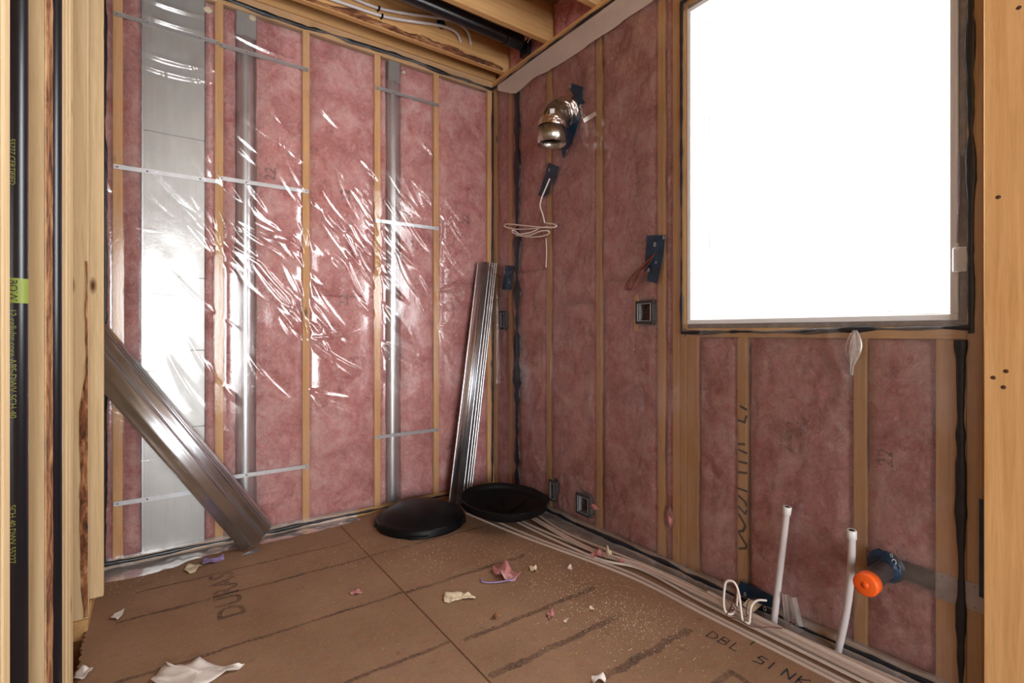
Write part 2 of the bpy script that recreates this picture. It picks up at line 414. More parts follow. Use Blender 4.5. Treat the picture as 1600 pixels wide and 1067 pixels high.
def write(name, s, size, org, xd, yd, adv=.9, w_=.0022, parent=floor, mat=None):
    L = []
    for i, ch in enumerate(s):
        for pl in GL.get(ch, []): L.append([(a + i*adv, b) for a, b in pl])
    return strokes(name, L, size, org, xd, yd, w_, parent, mat or M['ink'])
q = on_floor(1103, 994); write('handwritten_word', 'DBL', .046, (q.x, q.y, 0), (.06,-1,0), (1,.06,0), .95, .0020)
q = on_floor(1177, 1033); write('handwritten_word', 'SINK', .046, (q.x, q.y, 0), (.06,-1,0), (1,.06,0), .95, .0024)
q = on_floor(1166, 1005); write('handwritten_word', 'T', .046, (q.x, q.y, 0), (.06,-1,0), (1,.06,0), .92, .0020)
q = on_floor(1108, 1062); text_mesh('printed_letter', 'D', .17, M['print'], floor, (q.x-.02, q.y, 0), (0,-1,0), (1,0,0), .0012, .003)

# ---- back wall
wb = empty('wall_back', (0,0,0), 'back wall of pine studs packed with pink insulation', 'wall', kind='structure')
MB().box((-5.1,.14,-.26), (.2,.155,3.1)).build('sheathing', M['sheath'], wb)
MB().box((-5.1,0,.0), (0,.14,.038), .002).build('bottom_plate', M['pine_x'], wb)
MB().box((-5.1,0,ZP), (.0,.14,ZP+.038), .002).build('top_plate', M['pine_x'], wb)
MB().box((-5.1,0,ZP+.038), (.0,.14,ZT), .002).build('top_plate', M['pine_x'], wb)
BST = [bx(184), bx(342.5), bx(478.5), bx(590), bx(682)]
for xs in BST + [-2.27, -2.67, -3.07, -3.9, -4.7]:
    MB().box((xs-.019,0,.038), (xs+.019,.14,ZP), .0025).build('stud', M['pine'], wb)
xs = bx(765.5); MB().box((-.042,0,.038), (-.004,.14,ZP), .0025).build('stud', M['pine'], wb)

# ---- right wall (window wall)
wr = empty('wall_right', (0,0,0), 'exterior wall of pine studs with pink insulation around the window', 'wall', kind='structure')
WY0, WY1, WZ0, WZ1 = -2.497, -1.594, 1.137, 2.512   # visible frame opening
RO = .03
def panel(y0, y1, z0, z1): MB().box((.14,y0,z0), (.155,y1,z1)).build('sheathing', M['sheath'], wr)
panel(WY1+RO, .155, -.26, 3.1); panel(-6.6, WY0-RO, -.26, 3.1); panel(WY0-RO, WY1+RO, -.26, WZ0-RO); panel(WY0-RO, WY1+RO, WZ1+RO, 3.1)
MB().box((0,-6.5,0), (.14,0,.038), .002).build('bottom_plate', M['pine_y'], wr)
MB().box((0,-6.5,ZP), (.14,0,ZP+.038), .002).build('top_plate', M['pine_y'], wr)
MB().box((0,-6.5,ZP+.038), (.14,0,ZT), .002).build('top_plate', M['pine_y'], wr)
RST = [-.03, ry(797), ry(857), ry(935), ry(1032.5)]
for y in RST: MB().box((0,y-.019,.038), (.14,y+.019,ZP), .0025).build('stud', M['pine'], wr)
yj = WY1 + RO + .022     # jack beside the window
MB().box((0,yj,.038), (.14,yj+.038,ZP), .0025).build('stud', M['pine'], wr)
MB().box((0,WY1+RO-.017,.038), (.14,yj-.002,WZ1+RO), .0025).build('jack_stud', M['pine'], wr)
MB().box((0,WY1-.042,.038), (.14,WY1+RO-.019,WZ0-RO-.038), .0025).build('cripple_stud', M['pine'], wr)
CRP = [ry(1159), ry(1343)]
for y in CRP: MB().box((0,y-.019,.038), (.14,y+.019,WZ0-RO-.038), .0025).build('cripple_stud', M['pine'], wr)
MB().box((0,WY0-RO+.001,WZ0-RO-.038), (.14,WY1+RO-.001,WZ0-RO), .002).build('window_sill_plate', M['pine_y'], wr)
MB().box((0,WY0-RO+.002,.038), (.14,WY0+.042,WZ0-RO-.039), .0025).build('cripple_stud', M['pine'], wr)
MB().box((0,WY0-RO-.036,.038), (.14,WY0-RO,WZ1+RO), .0025).build('jack_stud', M['pine'], wr)
MB().box((0,WY0-RO-.075,.038), (.14,WY0-RO-.038,ZP), .0025).build('stud', M['pine'], wr)
MB().box((0,WY0-RO-.036,WZ1+RO+.001), (.14,yj-.001,ZP-.001), .002).build('window_header', M['pine_y'], wr)
for y in (-3.0,-3.4,-3.8,-4.4,-5.0,-5.6,-6.2): MB().box((0,y-.019,.038), (.14,y+.019,ZP), .0025).build('stud', M['pine'], wr)
# stamped lettering on the cripple stud
def px_ribbon(name, polys, wd, parent, mat, off=.0012):
    m = MB()
    for pl in polys:
        pts = [on_right(px, py, off) for px, py in pl]
        for A, B in zip(pts[:-1], pts[1:]):
            t_ = (B-A).normalized(); sd_ = t_.cross(Vector((-1,0,0)))*wd; A = A - t_*wd*.5; B = B + t_*wd*.5
            m.add([A-sd_, A+sd_, B+sd_, B-sd_], [(0,1,2,3)])
    return m.build(name, mat, parent)
K2 = lambda L: [(1140+x/5.93, 690+y/5.93) for x, y in L]
K1 = lambda L: [(1140+x/5.93, 520+y/5.93) for x, y in L]
for L in (K1([(100,680),(158,712)]), K1([(80,810),(140,830),(155,770)]), K1([(80,1030),(140,1032)]), K2([(85,75),(158,108)]), K2([(82,182),(160,200)]), K2([(82,282),(160,292)]), K2([(80,432),(160,460)]),
          K2([(85,500),(146,560),(156,600)]), K2([(82,600),(146,672),(160,640)]), K2([(86,672),(148,780),(124,828),(82,832)]), K2([(88,850),(156,960),(150,988),(88,990)])):
    px_ribbon('stud_marking', [L], .0045, wr, M['ink'])

# ---- window
win = empty('window_1', (0,WY0,WZ0), 'white vinyl window filled with blank white daylight', 'window', kind='structure')
def frame_yz(m, y0, y1, z0, z1, wd, x0, x1, ch=.002):
    m.box((x0,y0,z0), (x1,y1,z0+wd), ch); m.box((x0,y0,z1-wd), (x1,y1,z1), ch)
    m.box((x0,y0,z0+wd), (x1,y0+wd,z1-wd), ch); m.box((x0,y1-wd,z0+wd), (x1,y1,z1-wd), ch); return m
frame_yz(MB(), WY0-.012, WY1+.012, WZ0-.012, WZ1+.012, .020, -.002, .165).build('jamb', M['white'], win)
frame_yz(MB(), WY0+.006, WY1-.006, WZ0+.006, WZ1-.006, .016, .10, .16).build('window_frame', M['white'], win)
frame_yz(MB(), WY0+.022, WY1-.022, WZ0+.022, WZ1-.022, .012, .115, .145).build('sash', M['white'], win)
MB().box((.127,WY0+.03,WZ0+.03), (.133,WY1-.03,WZ1-.03)).build('pane', M['glass'], win)
frame_yz(MB(), WY0-RO, WY1+RO, WZ0-RO, WZ1+RO, .018, .005, .138).build('foam_gap', plain('grey_backer_foam', (.22,.19,.17), .9, 0, .3, 40), win)
b = on_right(1504, 405); MB().box((-.008,b.y-.013,b.z-.036), (.0,b.y+.022,b.z+.036), .003).build('mounting_clip', M['white'], win)
MB().tube([(-.003,b.y+.004,b.z+.30),(-.0035,b.y+.006,b.z+.16),(-.003,b.y+.010,b.z+.05)], .0045, 6).build('shim_flap', M['flap'], win)

# ---- ceiling: joists and deck
ce = empty('ceiling', (0,0,ZT), 'open ceiling of pine joists under a dark deck', 'ceiling', kind='structure')
ZJ = ZT + .235
JY = [-.15, -.61, -1.02, -1.43, -1.84, -2.25, -2.66, -3.07, -3.48, -3.89, -4.3, -4.71, -5.12, -5.53, -5.94, -6.35]
for y in JY: MB().box((-5.1,y,ZT), (.10,y+.038,ZJ), .002).build('joist', M['joist'], ce)
MB().box((-5.1,.03,ZT), (.10,.068,ZJ), .002).build('rim_joist', M['joist'], ce)
MB().box((-5.1,-.012,ZT-.004), (.02,.026,ZT+.10), .002).build('ledger', M['joist'], ce)
MB().box((.10,-6.6,ZT), (.138,.14,ZJ), .002).build('rim_joist', M['joist'], ce)
for i in range(5): MB().box((-5.1+i*1.04,-6.6,ZJ), (-5.1+i*1.04+1.036,.14,ZJ+.018)).build('deck_panel', M['sheath'], ce)
# bark along the near bottom corner of the joist by the back wall
r = random.Random(12); n = 160; P = []; 
for i in range(n):
    x = -2.1 + 2.08*i/(n-1); hgt = .030 + .030*float(fbm(np.array([x*5.]), np.array([1.]), 5)[0])*2
    for j in range(5):
        f = j/4; P.append((x, -.1525-.004*math.sin(f*3.1), ZT + .004 + max(.004,hgt)*f + r.uniform(-.002,.002)))
MB().grid(P, n, 5).build('waney_bark', M['barkj'], ce)

# ---- left partition: flat studs seen nearly edge-on
wl = empty('wall_left', (0,0,0), 'rough stud partition with waney edges and black pipes', 'wall', kind='structure')
XF = -2.136
def lstud(dy0, dy1, xf, th=.14, name='stud', mat='pale', z0=.02, z1=ZT):
    y0, y1 = CAM.y + dy0, CAM.y + dy1
    return MB().box((xf-th,y0,z0), (xf,y1,z1), .003).build(name, M[mat], wl)
lstud(2.56,2.598, -2.098, .05, z0=.045); 
lstud(2.40,2.438, -2.130, .14, z0=.042)
lstud(1.84,1.875, XF, .14); lstud(1.877,1.915, XF+.0035, .14); lstud(1.917,1.955, XF-.001, .14); lstud(1.957,2.02, XF+.002, .14)
lstud(1.498,1.59, -2.127, .14)
lstud(1.14,1.19, -2.131, .09)
MB().box((-2.40,CAM.y+2.395,-.03), (-2.132,-.02,.041), .003).build('bottom_plate', M['pine_y'], wl)
MB().box((-2.30,-1.93,.0), (-2.28,-.02,ZT)).build('sheathing', M['sheath'], wl)
MB().box((-2.27,-1.93,ZT-.04), (-2.14,-.02,ZT), .002).build('top_plate', M['pine_y'], wl)
def bark(dy0, dy1, xf, z0, z1, seed, parent, wid=1.0):
    n = int((z1-z0)/.012); mcol = 9; P = []; y0, y1 = CAM.y+dy0, CAM.y+dy1
    zz = np.linspace(z0, z1, n)
    e = fbm(zz*3, zz*0+seed, seed, 4)*.9
    for i in range(n):
        for j in range(mcol):
            f = j/(mcol-1); 
            start = y0 + (y1-y0)*max(0, min(.8, .15 + e[i])) if wid < 1 else y0 - .002
            y = start + (y1 - start)*f
            d = .0015 + .004*float(vnoise(np.array([zz[i]*30]), np.array([f*4.]), seed)[0])*math.sin(math.pi*min(1,max(0,f)))
            P.append((xf + d - (.003 if f == 0 or f == 1 else 0), y, zz[i]))
    return MB().grid(P, n, mcol, True, True).build('waney_edge', M['bark'], parent)
bark(1.50,1.588, -2.127, .0, 2.4, 3, wl, 1.0)
# rough broken face on the deep stud
def bark_front(x0, x1, y, z0, z1, seed):
    n = int((z1-z0)/.012); mcol = 9; P = []; zz = np.linspace(z0, z1, n); e = fbm(zz*4, zz*0+3, seed, 4)
    for i in range(n):
        lo = x0 + (x1-x0)*max(0,min(.96,.3+e[i]*1.2+max(0,(zz[i]-.75)/.75)))
        for j in range(mcol):
            f = j/(mcol-1); x = lo + (x1-lo)*f
            P.append((x, y - .001 - .006*float(vnoise(np.array([zz[i]*26]), np.array([f*4.]), seed)[0])*math.sin(math.pi*f), zz[i]))
    return MB().grid(P, n, mcol, True, True).build('waney_edge', M['bark'], wl)
bark_front(-2.156, -2.131, CAM.y+2.40, .05, 1.35, 8)
# rough board nearest the room door
yb = CAM.y + 1.125
n = 240; P = []; zz = np.linspace(-.2, 2.9, n)
for i in range(n):
    for j in range(8):
        f = j/7; x = -2.30 + f*.168
        P.append((x, yb - .006 + .02*float(fbm(np.array([zz[i]*14.]), np.array([f*6.]), 21)[0]), zz[i]))
MB().grid(P, n, 8, True, True).build('waney_edge', M['bark'], wl)

# ---- the rest of the house shell behind the camera
wf = empty('wall_front', (0,0,0), 'wall behind the viewpoint with a wide glazed opening', 'wall', kind='structure')
for (x0,x1,z0,z1) in ((-5.1,-2.9,-.3,3.1), (-1.1,.2,-.3,3.1), (-2.9,-1.1,2.3,3.1), (-2.9,-1.1,-.3,.1)):
    MB().box((x0,-6.6,z0), (x1,-6.5,z1)).build('wall_panel', M['house'], wf)
for (y0,y1,z0,z1) in ((-6.6,-5.1,-.3,3.1), (-3.4,.15,-.3,3.1), (-5.1,-3.4,1.4,3.1), (-5.1,-3.4,-.3,1.4)):
    MB().box((-5.2,y0,z0), (-5.1,y1,z1)).build('side_wall_panel', M['house'], wf)

# post at the end of the window wall (partition stud standing against it)
tr = empty('trim_1', (0,0,0), 'wide smooth pine board standing beside the window wall', 'post', kind='structure')
ypo = CAM.y + .385
MB().box((-.052,ypo-.24,.0), (-.014,ypo,ZT), .002).build('board', M['pine'], tr)
for (px,py) in ((1560,308),(1552,590),(1572,580),(1568,605),(1592,12)):
    k = on_right(px, py, .0525); 
    MB().lathe([(.0,.0008),(.0045,.0006),(.0055,0)], k, 10, M=Matrix.Rotation(-math.pi/2,3,'Y')).build('knot', M['knot'], tr)

# ------------------------------------------------------------------ insulation batts
BOX = [(on_right(788,500), .032, .062), (on_right(1010,488), .054, .056), (on_right(866,766), .032, .062), (on_right(914,788), .056, .058)]
ZRUN = on_right(1387,884).z - .006
def batt(label, a0, a1, z0, z1, wall, seed, bulge=.010, depth=.11, group=None, rec=.004):
    """a0<a1 along the wall (x for back, y for right); front face swells towards the room"""
    nu = max(6, int((a1-a0)/.011)); nv = max(6, int((z1-z0)/.013))
    U, V = np.meshgrid(np.linspace(0,1,nu), np.linspace(0,1,nv), indexing='ij')
    a = a0 + U*(a1-a0); z = z0 + V*(z1-z0)
    du = np.minimum(U,1-U)*(a1-a0); dv = np.minimum(V,1-V)*(z1-z0)
    edge = (1-np.exp(-du/.014))*(1-np.exp(-dv/.012))
    f = -rec - .016*(1-edge) + bulge*edge*np.sin(np.pi*U)**.5 + edge*(.030*fbm(a*7,z*5,seed,5) + .012*fbm(a*30,z*26,seed+5,3))
    f = np.minimum(f, .0012 + .003*fbm(a*12,z*10,seed+2,3))
    f = f - edge*(.011*np.exp(-(fbm(a*6,z*4.5,seed+31,4)/.022)**2) + .007*np.exp(-(fbm(a*11,z*9,seed+57,4)/.03)**2))
    if wall == 'right': f = np.where((np.abs(z-ZRUN) < .030) & (a < -2.34) & (a > WY0+.04), -.032, f)
    if wall == 'right':
        for c_, hw_, hh_ in BOX:
            f = np.where((np.abs(a-c_.y) < hw_) & (np.abs(z-c_.z) < hh_), -.07, f)
    a = a + .008*fbm(a*0+seed, z*9, seed+9, 3)*np.where(U < .5, 1, -1)*(edge < .5)
    m = MB(); P = []
    for i in range(nu):
        for j in range(nv):
            P.append((a[i,j], -f[i,j], z[i,j]) if wall == 'back' else (-f[i,j], a[i,j], z[i,j]))
    m.grid(P, nu, nv, True, wall == 'right')
    # sides and back
    ring = [(i,0) for i in range(nu)] + [(nu-1,j) for j in range(1,nv)] + [(i,nv-1) for i in range(nu-2,-1,-1)] + [(0,j) for j in range(nv-2,0,-1)]
    V1 = [P[i*nv+j] for i,j in ring]
    V2 = [((p[0], depth, p[2]) if wall == 'back' else (depth, p[1], p[2])) for p in V1]; k = len(ring)
    m.add(V1+V2, [(i,(i+1)%k,k+(i+1)%k,k+i) for i in range(k)] + [tuple(range(k,2*k))[::-1]], True)
    base = ((a0+a1)/2, .05, z0) if wall == 'back' else (.05, (a0+a1)/2, z0)
    o = m.build('insulation_batt', M['pink'], None, origin=base)
    return tag(o, label, 'insulation', group)
T = .019; ZB = .040
B0, B1, B2, B3, B4 = BST
DX0, DX1 = bx(222), bx(320); P1 = (bx(370)+bx(400))/2; P2 = (bx(605)+bx(628))/2; PR = .047
batt('torn narrow pink batt between the left studs and the flat duct', B0+T, DX0-.004, ZB, ZP-.01, 'back', 1, .012)
batt('narrow pink batt squeezed between flat duct and stud', DX1+.004, B1-T, ZB, ZP-.01, 'back', 2, .012)
batt('narrow pink batt on the flat-duct side of the larger round pipe', B1+T, P1-PR-.004, ZB, ZP-.01, 'back', 3, .012)
batt('wide pink batt on the corner side of the larger round pipe', P1+PR+.004, B2-T, ZB, ZP-.01, 'back', 4, .010)
batt('upper pink batt in the undivided bay between the two round pipes', B2+T, B3-T, 1.30, ZP-.01, 'back', 5)
batt('lower pink batt in the undivided bay between the two round pipes', B2+T, B3-T, ZB, 1.298, 'back', 6)
batt('thin pink batt strip beside the round pipe nearer the corner', B3+T, P2-PR-.003, ZB, ZP-.01, 'back', 7, .010)
batt('pink batt between the corner-side round pipe and its right stud', P2+PR+.003, B4-T, ZB, ZP-.01, 'back', 8)
batt('upper pink batt in the back wall bay at the room corner', B4+T, -.043, 1.42, ZP-.01, 'back', 9)
batt('lower pink batt in the back wall bay behind the leaning metal bundle', B4+T, -.043, ZB, 1.418, 'back', 10)
batt('sliver of pink batt at the far left beside the stud partition', -2.25, B0-T, ZB, ZP-.01, 'back', 31)
batt('upper pink batt on the window wall behind the metal elbow', RST[2]+T, RST[1]-T-.005, 1.48, ZP-.01, 'right', 11)
batt('lower pink batt on the window wall above the upturned black lid', RST[2]+T, RST[1]-T-.005, ZB, 1.478, 'right', 12)
batt('slim pink batt between the corner stud and its neighbour', RST[1]+T, RST[0]-T, ZB, ZP-.01, 'right', 13, .006)
batt('upper pink batt between second and third studs of window wall', RST[3]+T, RST[2]-T, 1.25, ZP-.01, 'right', 14)
batt('lower pink batt above the square outlet box near the floor', RST[3]+T, RST[2]-T, ZB, 1.248, 'right', 15)
batt('upper pink batt beside the window with the blue wire tape', RST[4]+T, RST[3]-T, 1.36, ZP-.01, 'right', 16)
batt('lower pink batt beneath the double switch box', RST[4]+T, RST[3]-T-.008, ZB, 1.358, 'right', 17)
batt('thin pink batt wedged between the two studs left of the window', yj+.038, RST[4]-T, ZB, ZP-.01, 'right', 18, .004)
ZC = WZ0-RO-.04
batt('short pink batt under the window beside the stamped cripple stud', CRP[0]+T, WY1-.044, ZB, ZC, 'right', 19)
batt('wide pink batt under the middle of the window', CRP[1]+T, CRP[0]-T-.009, ZB, ZC, 'right', 20)
batt('pink batt under the window around the orange-capped pipe', WY0+.044, CRP[1]-T, ZB, ZC, 'right', 21)
# joist bays above the window wall
for i, (y0, y1, lb) in enumerate(((-.572,-.155,'pink batt closing the joist bay behind the black pipe'), (-.982,-.615,'pink batt closing the joist bay beside the widest ceiling joist'),
                                  (-1.392,-1.025,'pink batt closing the joist bay above the window header'), (-.112,-.014,'small pink batt closing the ceiling gap at the corner'))):
    o = batt(lb, y0, y1, ZT+.002, ZJ-.002, 'right', 40+i, .006, .095, rec=-.0)
    for vtx in o.data.vertices: vtx.co.x = max(vtx.co.x, -.05) + 0
    o.location.x += .025
    for vtx in o.data.vertices: vtx.co.x = min(vtx.co.x, .021)
# prints on the batts (flat ink)
def batt_num(px, py, wall, s='22', size=.075, parent=None):
    p = on_back(px, py) if wall == 'back' else on_right(px, py)
    best = None
    for o in COL.objects:
        if o.name.startswith('insulation_batt'):
            l = o.location
            co = np.array([v.co[:] for v in o.data.vertices]) ; lo = co.min(0)+np.array(l); hi = co.max(0)+np.array(l)
            if wall == 'back' and lo[1] < .0 and lo[0] <= p.x <= hi[0] and lo[2] <= p.z <= hi[2] and hi[1] > .1: best = o
            if wall == 'right' and hi[0] > .1 and lo[1] <= p.y <= hi[1] and lo[2] <= p.z <= hi[2] and l.x < .06 and l.y < -.08: best = o
    if best is None: return
    if wall == 'back': text_mesh('printed_number', s, size, M['battprint'], best, (p.x+.02, -.0045, p.z-.035), (0,0,1), (-1,0,0), .0005, .001)
    else: text_mesh('printed_number', s, size, M['battprint'], best, (-.0045, p.y-.02, p.z-.035), (0,0,1), (0,1,0), .0005, .001)
for px, py in ((541,306),(728,343),(424,273),(636,330),(400,798),(538,470)): batt_num(px, py, 'back')
for px, py in ((1238,668),(1384,712),(1228,690)): batt_num(px, py, 'right', size=.06)

# ------------------------------------------------------------------ ducts in the back wall, with their straps
def screw(m, p, nrm, r=.0045):
    p = Vector(p); z = Vector((0,0,1)); q = z.rotation_difference(Vector(nrm)).to_matrix()
    m.lathe([(r,0),(r*.9,r*.4),(r*.4,r*.65),(0.0,r*.7)], p, 10, M=q)
def strap(parent, xa, xb, z, y=-.001, bolts=()):
    m = MB(); h = .0105; o_ = m.box((xa,y-.0022,z-h), (xb,y,z+h), .0008)
    m.box((xa,y-.0034,z+h-.002), (xb,y,z+h)); m.box((xa,y-.0034,z-h), (xb,y,z-h+.002))
    s = m.build('strap', M['strap'], parent)
    for b in bolts:
        k = MB(); screw(k, (b, y-.0022, z), (0,-1,0)); k.build('screw', M['nail'], s)
d = empty('flat_duct', ((DX0+DX1)/2, .045, .02), 'flat rectangular galvanised wall duct held by three metal straps', 'duct')
m = MB(); zs = [.036, .62, 1.00, 1.36, 2.05, ZP+.002]
for a, b in zip(zs[:-1], zs[1:]): m.box((DX0,.0,a+.0008), (DX1,.085,b-.0008), .002)
m.build('duct_body', M['duct'], d)
MB().box((DX0+.006,.003,.037), (DX1-.006,.08,ZP+.001)).build('seam_core', M['duct'], d)
MB().box((DX0-.002,-.002,.037), (DX0+.006,.004,ZP), .0008).build('edge_seam', M['strap'], d)
for py in (46, 273, 774):
    z = on_back(265, py).z; strap(d, B0-.016, B1-.002, z, -.002, (B0-.002, DX0+.02, DX1-.02, B1-.010))
d = empty('round_duct', (P1, .045, .02), 'larger round galvanised duct beside the flat duct', 'duct')
MB().tube([(P1,PR+.001,.036),(P1,PR+.001,1.41)], PR, 28).build('lower_pipe', M['pipe'], d)
MB().tube([(P1,PR+.001,1.405),(P1,PR+.001,ZP-.12)], PR-.0015, 28).build('upper_pipe', M['pipe'], d)
MB().box((P1-.0505,.004,ZP-.13), (P1+.0505,.09,ZP+.002), .006).build('boot', M['duct'], d)
for py in (90, 289, 738):
    z = on_back(412, py).z; strap(d, B1+.002, B2+.012, z, -.0025, (B1+.010, P1, B2))
d = empty('round_duct', (P2, .045, .02), 'slimmer round galvanised duct in the bay nearer the corner', 'duct')
MB().tube([(P2,PR+.001,.036),(P2,PR+.001,1.50)], PR, 28).build('lower_pipe', M['pipe'], d)
MB().tube([(P2,PR+.001,1.495),(P2,PR+.001,ZP-.12)], PR-.0015, 28).build('upper_pipe', M['pipe'], d)
MB().box((P2-.04,.004,ZP-.13), (P2+.04,.09,ZP-.001), .006).build('boot', M['duct'], d)
for py in (151, 351, 677):
    z = on_back(636, py).z; strap(d, B3-.014, B4+.014, z, -.0025, (B3, P2, B4))

# ------------------------------------------------------------------ vapour barrier films
def crease(H, U, V, du, p0, p1, wd, amp):
    x0, x1 = min(p0[0],p1[0])-4*wd, max(p0[0],p1[0])+4*wd; y0, y1 = min(p0[1],p1[1])-4*wd, max(p0[1],p1[1])+4*wd
    i0, i1 = np.searchsorted(U, x0), np.searchsorted(U, x1); j0, j1 = np.searchsorted(V, y0), np.searchsorted(V, y1)
    if i1 <= i0 or j1 <= j0: return
    a = U[i0:i1,None]; b = V[None,j0:j1]; d = np.array(p1)-np.array(p0); L = np.hypot(*d); d = d/L
    s = ((a-p0[0])*d[0] + (b-p0[1])*d[1]); t = -(a-p0[0])*d[1] + (b-p0[1])*d[0]
    t = t + .05*L*np.sin(s/L*3.1)            # slight bow
    f = np.clip(s/L,0,1); prof = np.sin(np.pi*f)**.7*(s > 0)*(s < L)
    H[i0:i1,j0:j1] += amp*prof*np.exp(-(t/(wd*(.35+.65*np.sin(np.pi*f))+1e-6))**2)
rs = np.random.RandomState(5)
du = .006
U = np.arange(-2.128, -.006, du); V = np.arange(.045, ZT-.008, du)
H = np.zeros((len(U), len(V)))
st = np.array(BST + [-.02, -2.2])
dst = np.min(np.abs(U[:,None]-st[None,:]), axis=1)
H += (.004 + .014*(1-np.exp(-np.maximum(0,dst-.017)/.03)))[:,None]
UU, VV = np.meshgrid(U, V, indexing='ij')
H += .010*fbm(UU*4, VV*3, 77, 3)*(dst/.2)[:,None]
H = np.maximum(H, .004)
for i in range(105):
    c = (rs.uniform(-1.75,-.2), rs.normal(1.65,.36))
    if rs.rand() < .15: c = (rs.uniform(-2.1,-.1), rs.uniform(.5,2.6))
    an = math.radians(rs.normal(-50,10)); L = rs.uniform(.12,.50); wd = rs.uniform(.007,.020)
    dd = np.array((math.cos(an), math.sin(an)))*L/2
    crease(H, U, V, du, (c[0]-dd[0],c[1]-dd[1]), (c[0]+dd[0],c[1]+dd[1]), wd, rs.choice([1,1,1,-.4])*rs.uniform(.25,.60)*wd)
for (xs, z, base) in ((B2,1.52,125),(B2,1.06,125),(B2,1.06,-40),(B3,1.66,130),(B3,1.42,120),(B4,1.36,20),(B4,1.14,-60),(B4,1.14,10),(B1,1.5,120),(B1,1.72,-50),(B3,2.0,110),(B3,1.05,-20),(B2,.78,-25)):
    for k in range(5):
        an = math.radians(base + rs.normal(0,16)); L = rs.uniform(.14,.38); wd = rs.uniform(.007,.015)
        crease(H, U, V, du, (xs,z), (xs+math.cos(an)*L, z+math.sin(an)*L), wd, rs.uniform(.4,.75)*wd)
for z, sl in ((1.60,.0),(1.30,-.01),(.935,.012),(.50,.0),(2.12,.01)):
    crease(H, U, V, du, (-2.12,z), (-.01,z+sl), .007, .0035)
# shallow horizontal tension rolls over the top of the flat duct and the pipe
for z in (2.68, 2.60, 2.42, 2.36): crease(H, U, V, du, (B0,z+.004), (B1,z-.004), .014, .009)
crease(H, U, V, du, (B1-.05,2.66), (B2,2.58), .012, .008)
H = np.clip(H, .0088, .05)
vb = empty('vapour_barrier', (-1.05,-.01,0), 'clear wrinkled plastic sheet stapled over the back wall', 'plastic sheet')
P = np.stack([UU, -H, VV], -1).reshape(-1,3)
m = MB(); m.v = P.tolist(); nu, nv = len(U), len(V)
ii, jj = np.meshgrid(np.arange(nu-1), np.arange(nv-1), indexing='ij'); b0 = (ii*nv+jj).ravel()
m.f = np.stack([b0, b0+nv, b0+nv+1, b0+1], -1).tolist(); m.sm = [True]*len(m.f)
m.build('sheet', M['film'], vb)
# loose skirt of the sheet lying on the floor
def skirt(parent, a, b, wfun, mat, seed, wall, z0=.05):
    n = 130; k = 14; P = []
    for i in range(n):
        s = a + (b-a)*i/(n-1); wd = wfun(s)
        for j in range(k):
            f = j/(k-1); out = .006 + wd*max(0,(f-.2)/.8)**1.0; nz = float(fbm(np.array([s*13.]), np.array([f*3.]), seed, 3)[0])
            z = z0*(1-f/.25) if f < .25 else .0
            z = max(0, z) + .002 + max(0, (.035 if wall == 'back' else .006)*nz*min(1,f*2))
            P.append((s, -out, z) if wall == 'back' else (-out, s, z))
    return MB().grid(P, n, k).build('floor_skirt', mat, parent)
skirt(vb, -2.13, -.96, lambda x: .05 + .11*math.exp(-((x+2.0)/.28)**2) + .05*math.exp(-((x+1.35)/.4)**2), M['skirt'], 3, 'back')

vr = empty('vapour_barrier', (-.01,-1.3,0), 'hazy clear plastic sheet over the window wall studs', 'plastic sheet')
du = .010; YE = WY0-RO-.044
U = np.arange(YE, -.012, du); V = np.arange(.045, ZT-.03, du); UU, VV = np.meshgrid(U, V, indexing='ij')
st = np.array(RST + [yj+.02, WY1, CRP[0], CRP[1], WY0-RO]); dst = np.min(np.abs(U[:,None]-st[None,:]), axis=1)
H = np.repeat((.004 + .014*(1-np.exp(-np.maximum(0,dst-.02)/.03)))[:,None], len(V), 1)
H += .008*fbm(UU*4, VV*3, 88, 3)*np.minimum(1,dst/.1)[:,None]; H = np.maximum(H, .0035)
for i in range(60):
    c = (rs.uniform(-2.4,-.1), rs.uniform(.2,2.5)); an = math.radians(rs.normal(60,30)); L = rs.uniform(.08,.35); wd = rs.uniform(.010,.018)
    dd = np.array((math.cos(an), math.sin(an)))*L/2
    crease(H, U, V, du, (c[0]-dd[0],c[1]-dd[1]), (c[0]+dd[0],c[1]+dd[1]), wd, rs.uniform(.15,.4)*wd)
for z in (1.29,.93,.50,1.0): crease(H, U, V, du, (YE,z), (-.02,z), .010, .003)
H = np.clip(H, .0090, .045)
P = np.stack([-H, UU, VV], -1).reshape(-1,3); nu, nv = len(U), len(V)
ii, jj = np.meshgrid(np.arange(nu-1), np.arange(nv-1), indexing='ij'); b0 = (ii*nv+jj).ravel()
cy = (U[:-1,None]+du/2+0*V[None,:-1]).ravel(); cz = (V[None,:-1]+du/2+0*U[:-1,None]).ravel()
keep = ~((cy > WY0-.008) & (cy < WY1+.008) & (cz > WZ0-.008) & (cz < WZ1+.008))
for c, hw, hh in BOX: keep &= ~((np.abs(cy-c.y) < hw*.86) & (np.abs(cz-c.z) < hh*.86))
b0 = b0[keep]; m = MB(); m.v = P.tolist(); m.f = np.stack([b0, b0+1, b0+nv+1, b0+nv], -1).tolist(); m.sm = [True]*len(m.f)
m.build('sheet', M['film_r'], vr)
skirt(vr, -2.55, -.55, lambda y: .085 + .03*math.sin(y*4), M['skirt'], 6, 'right')
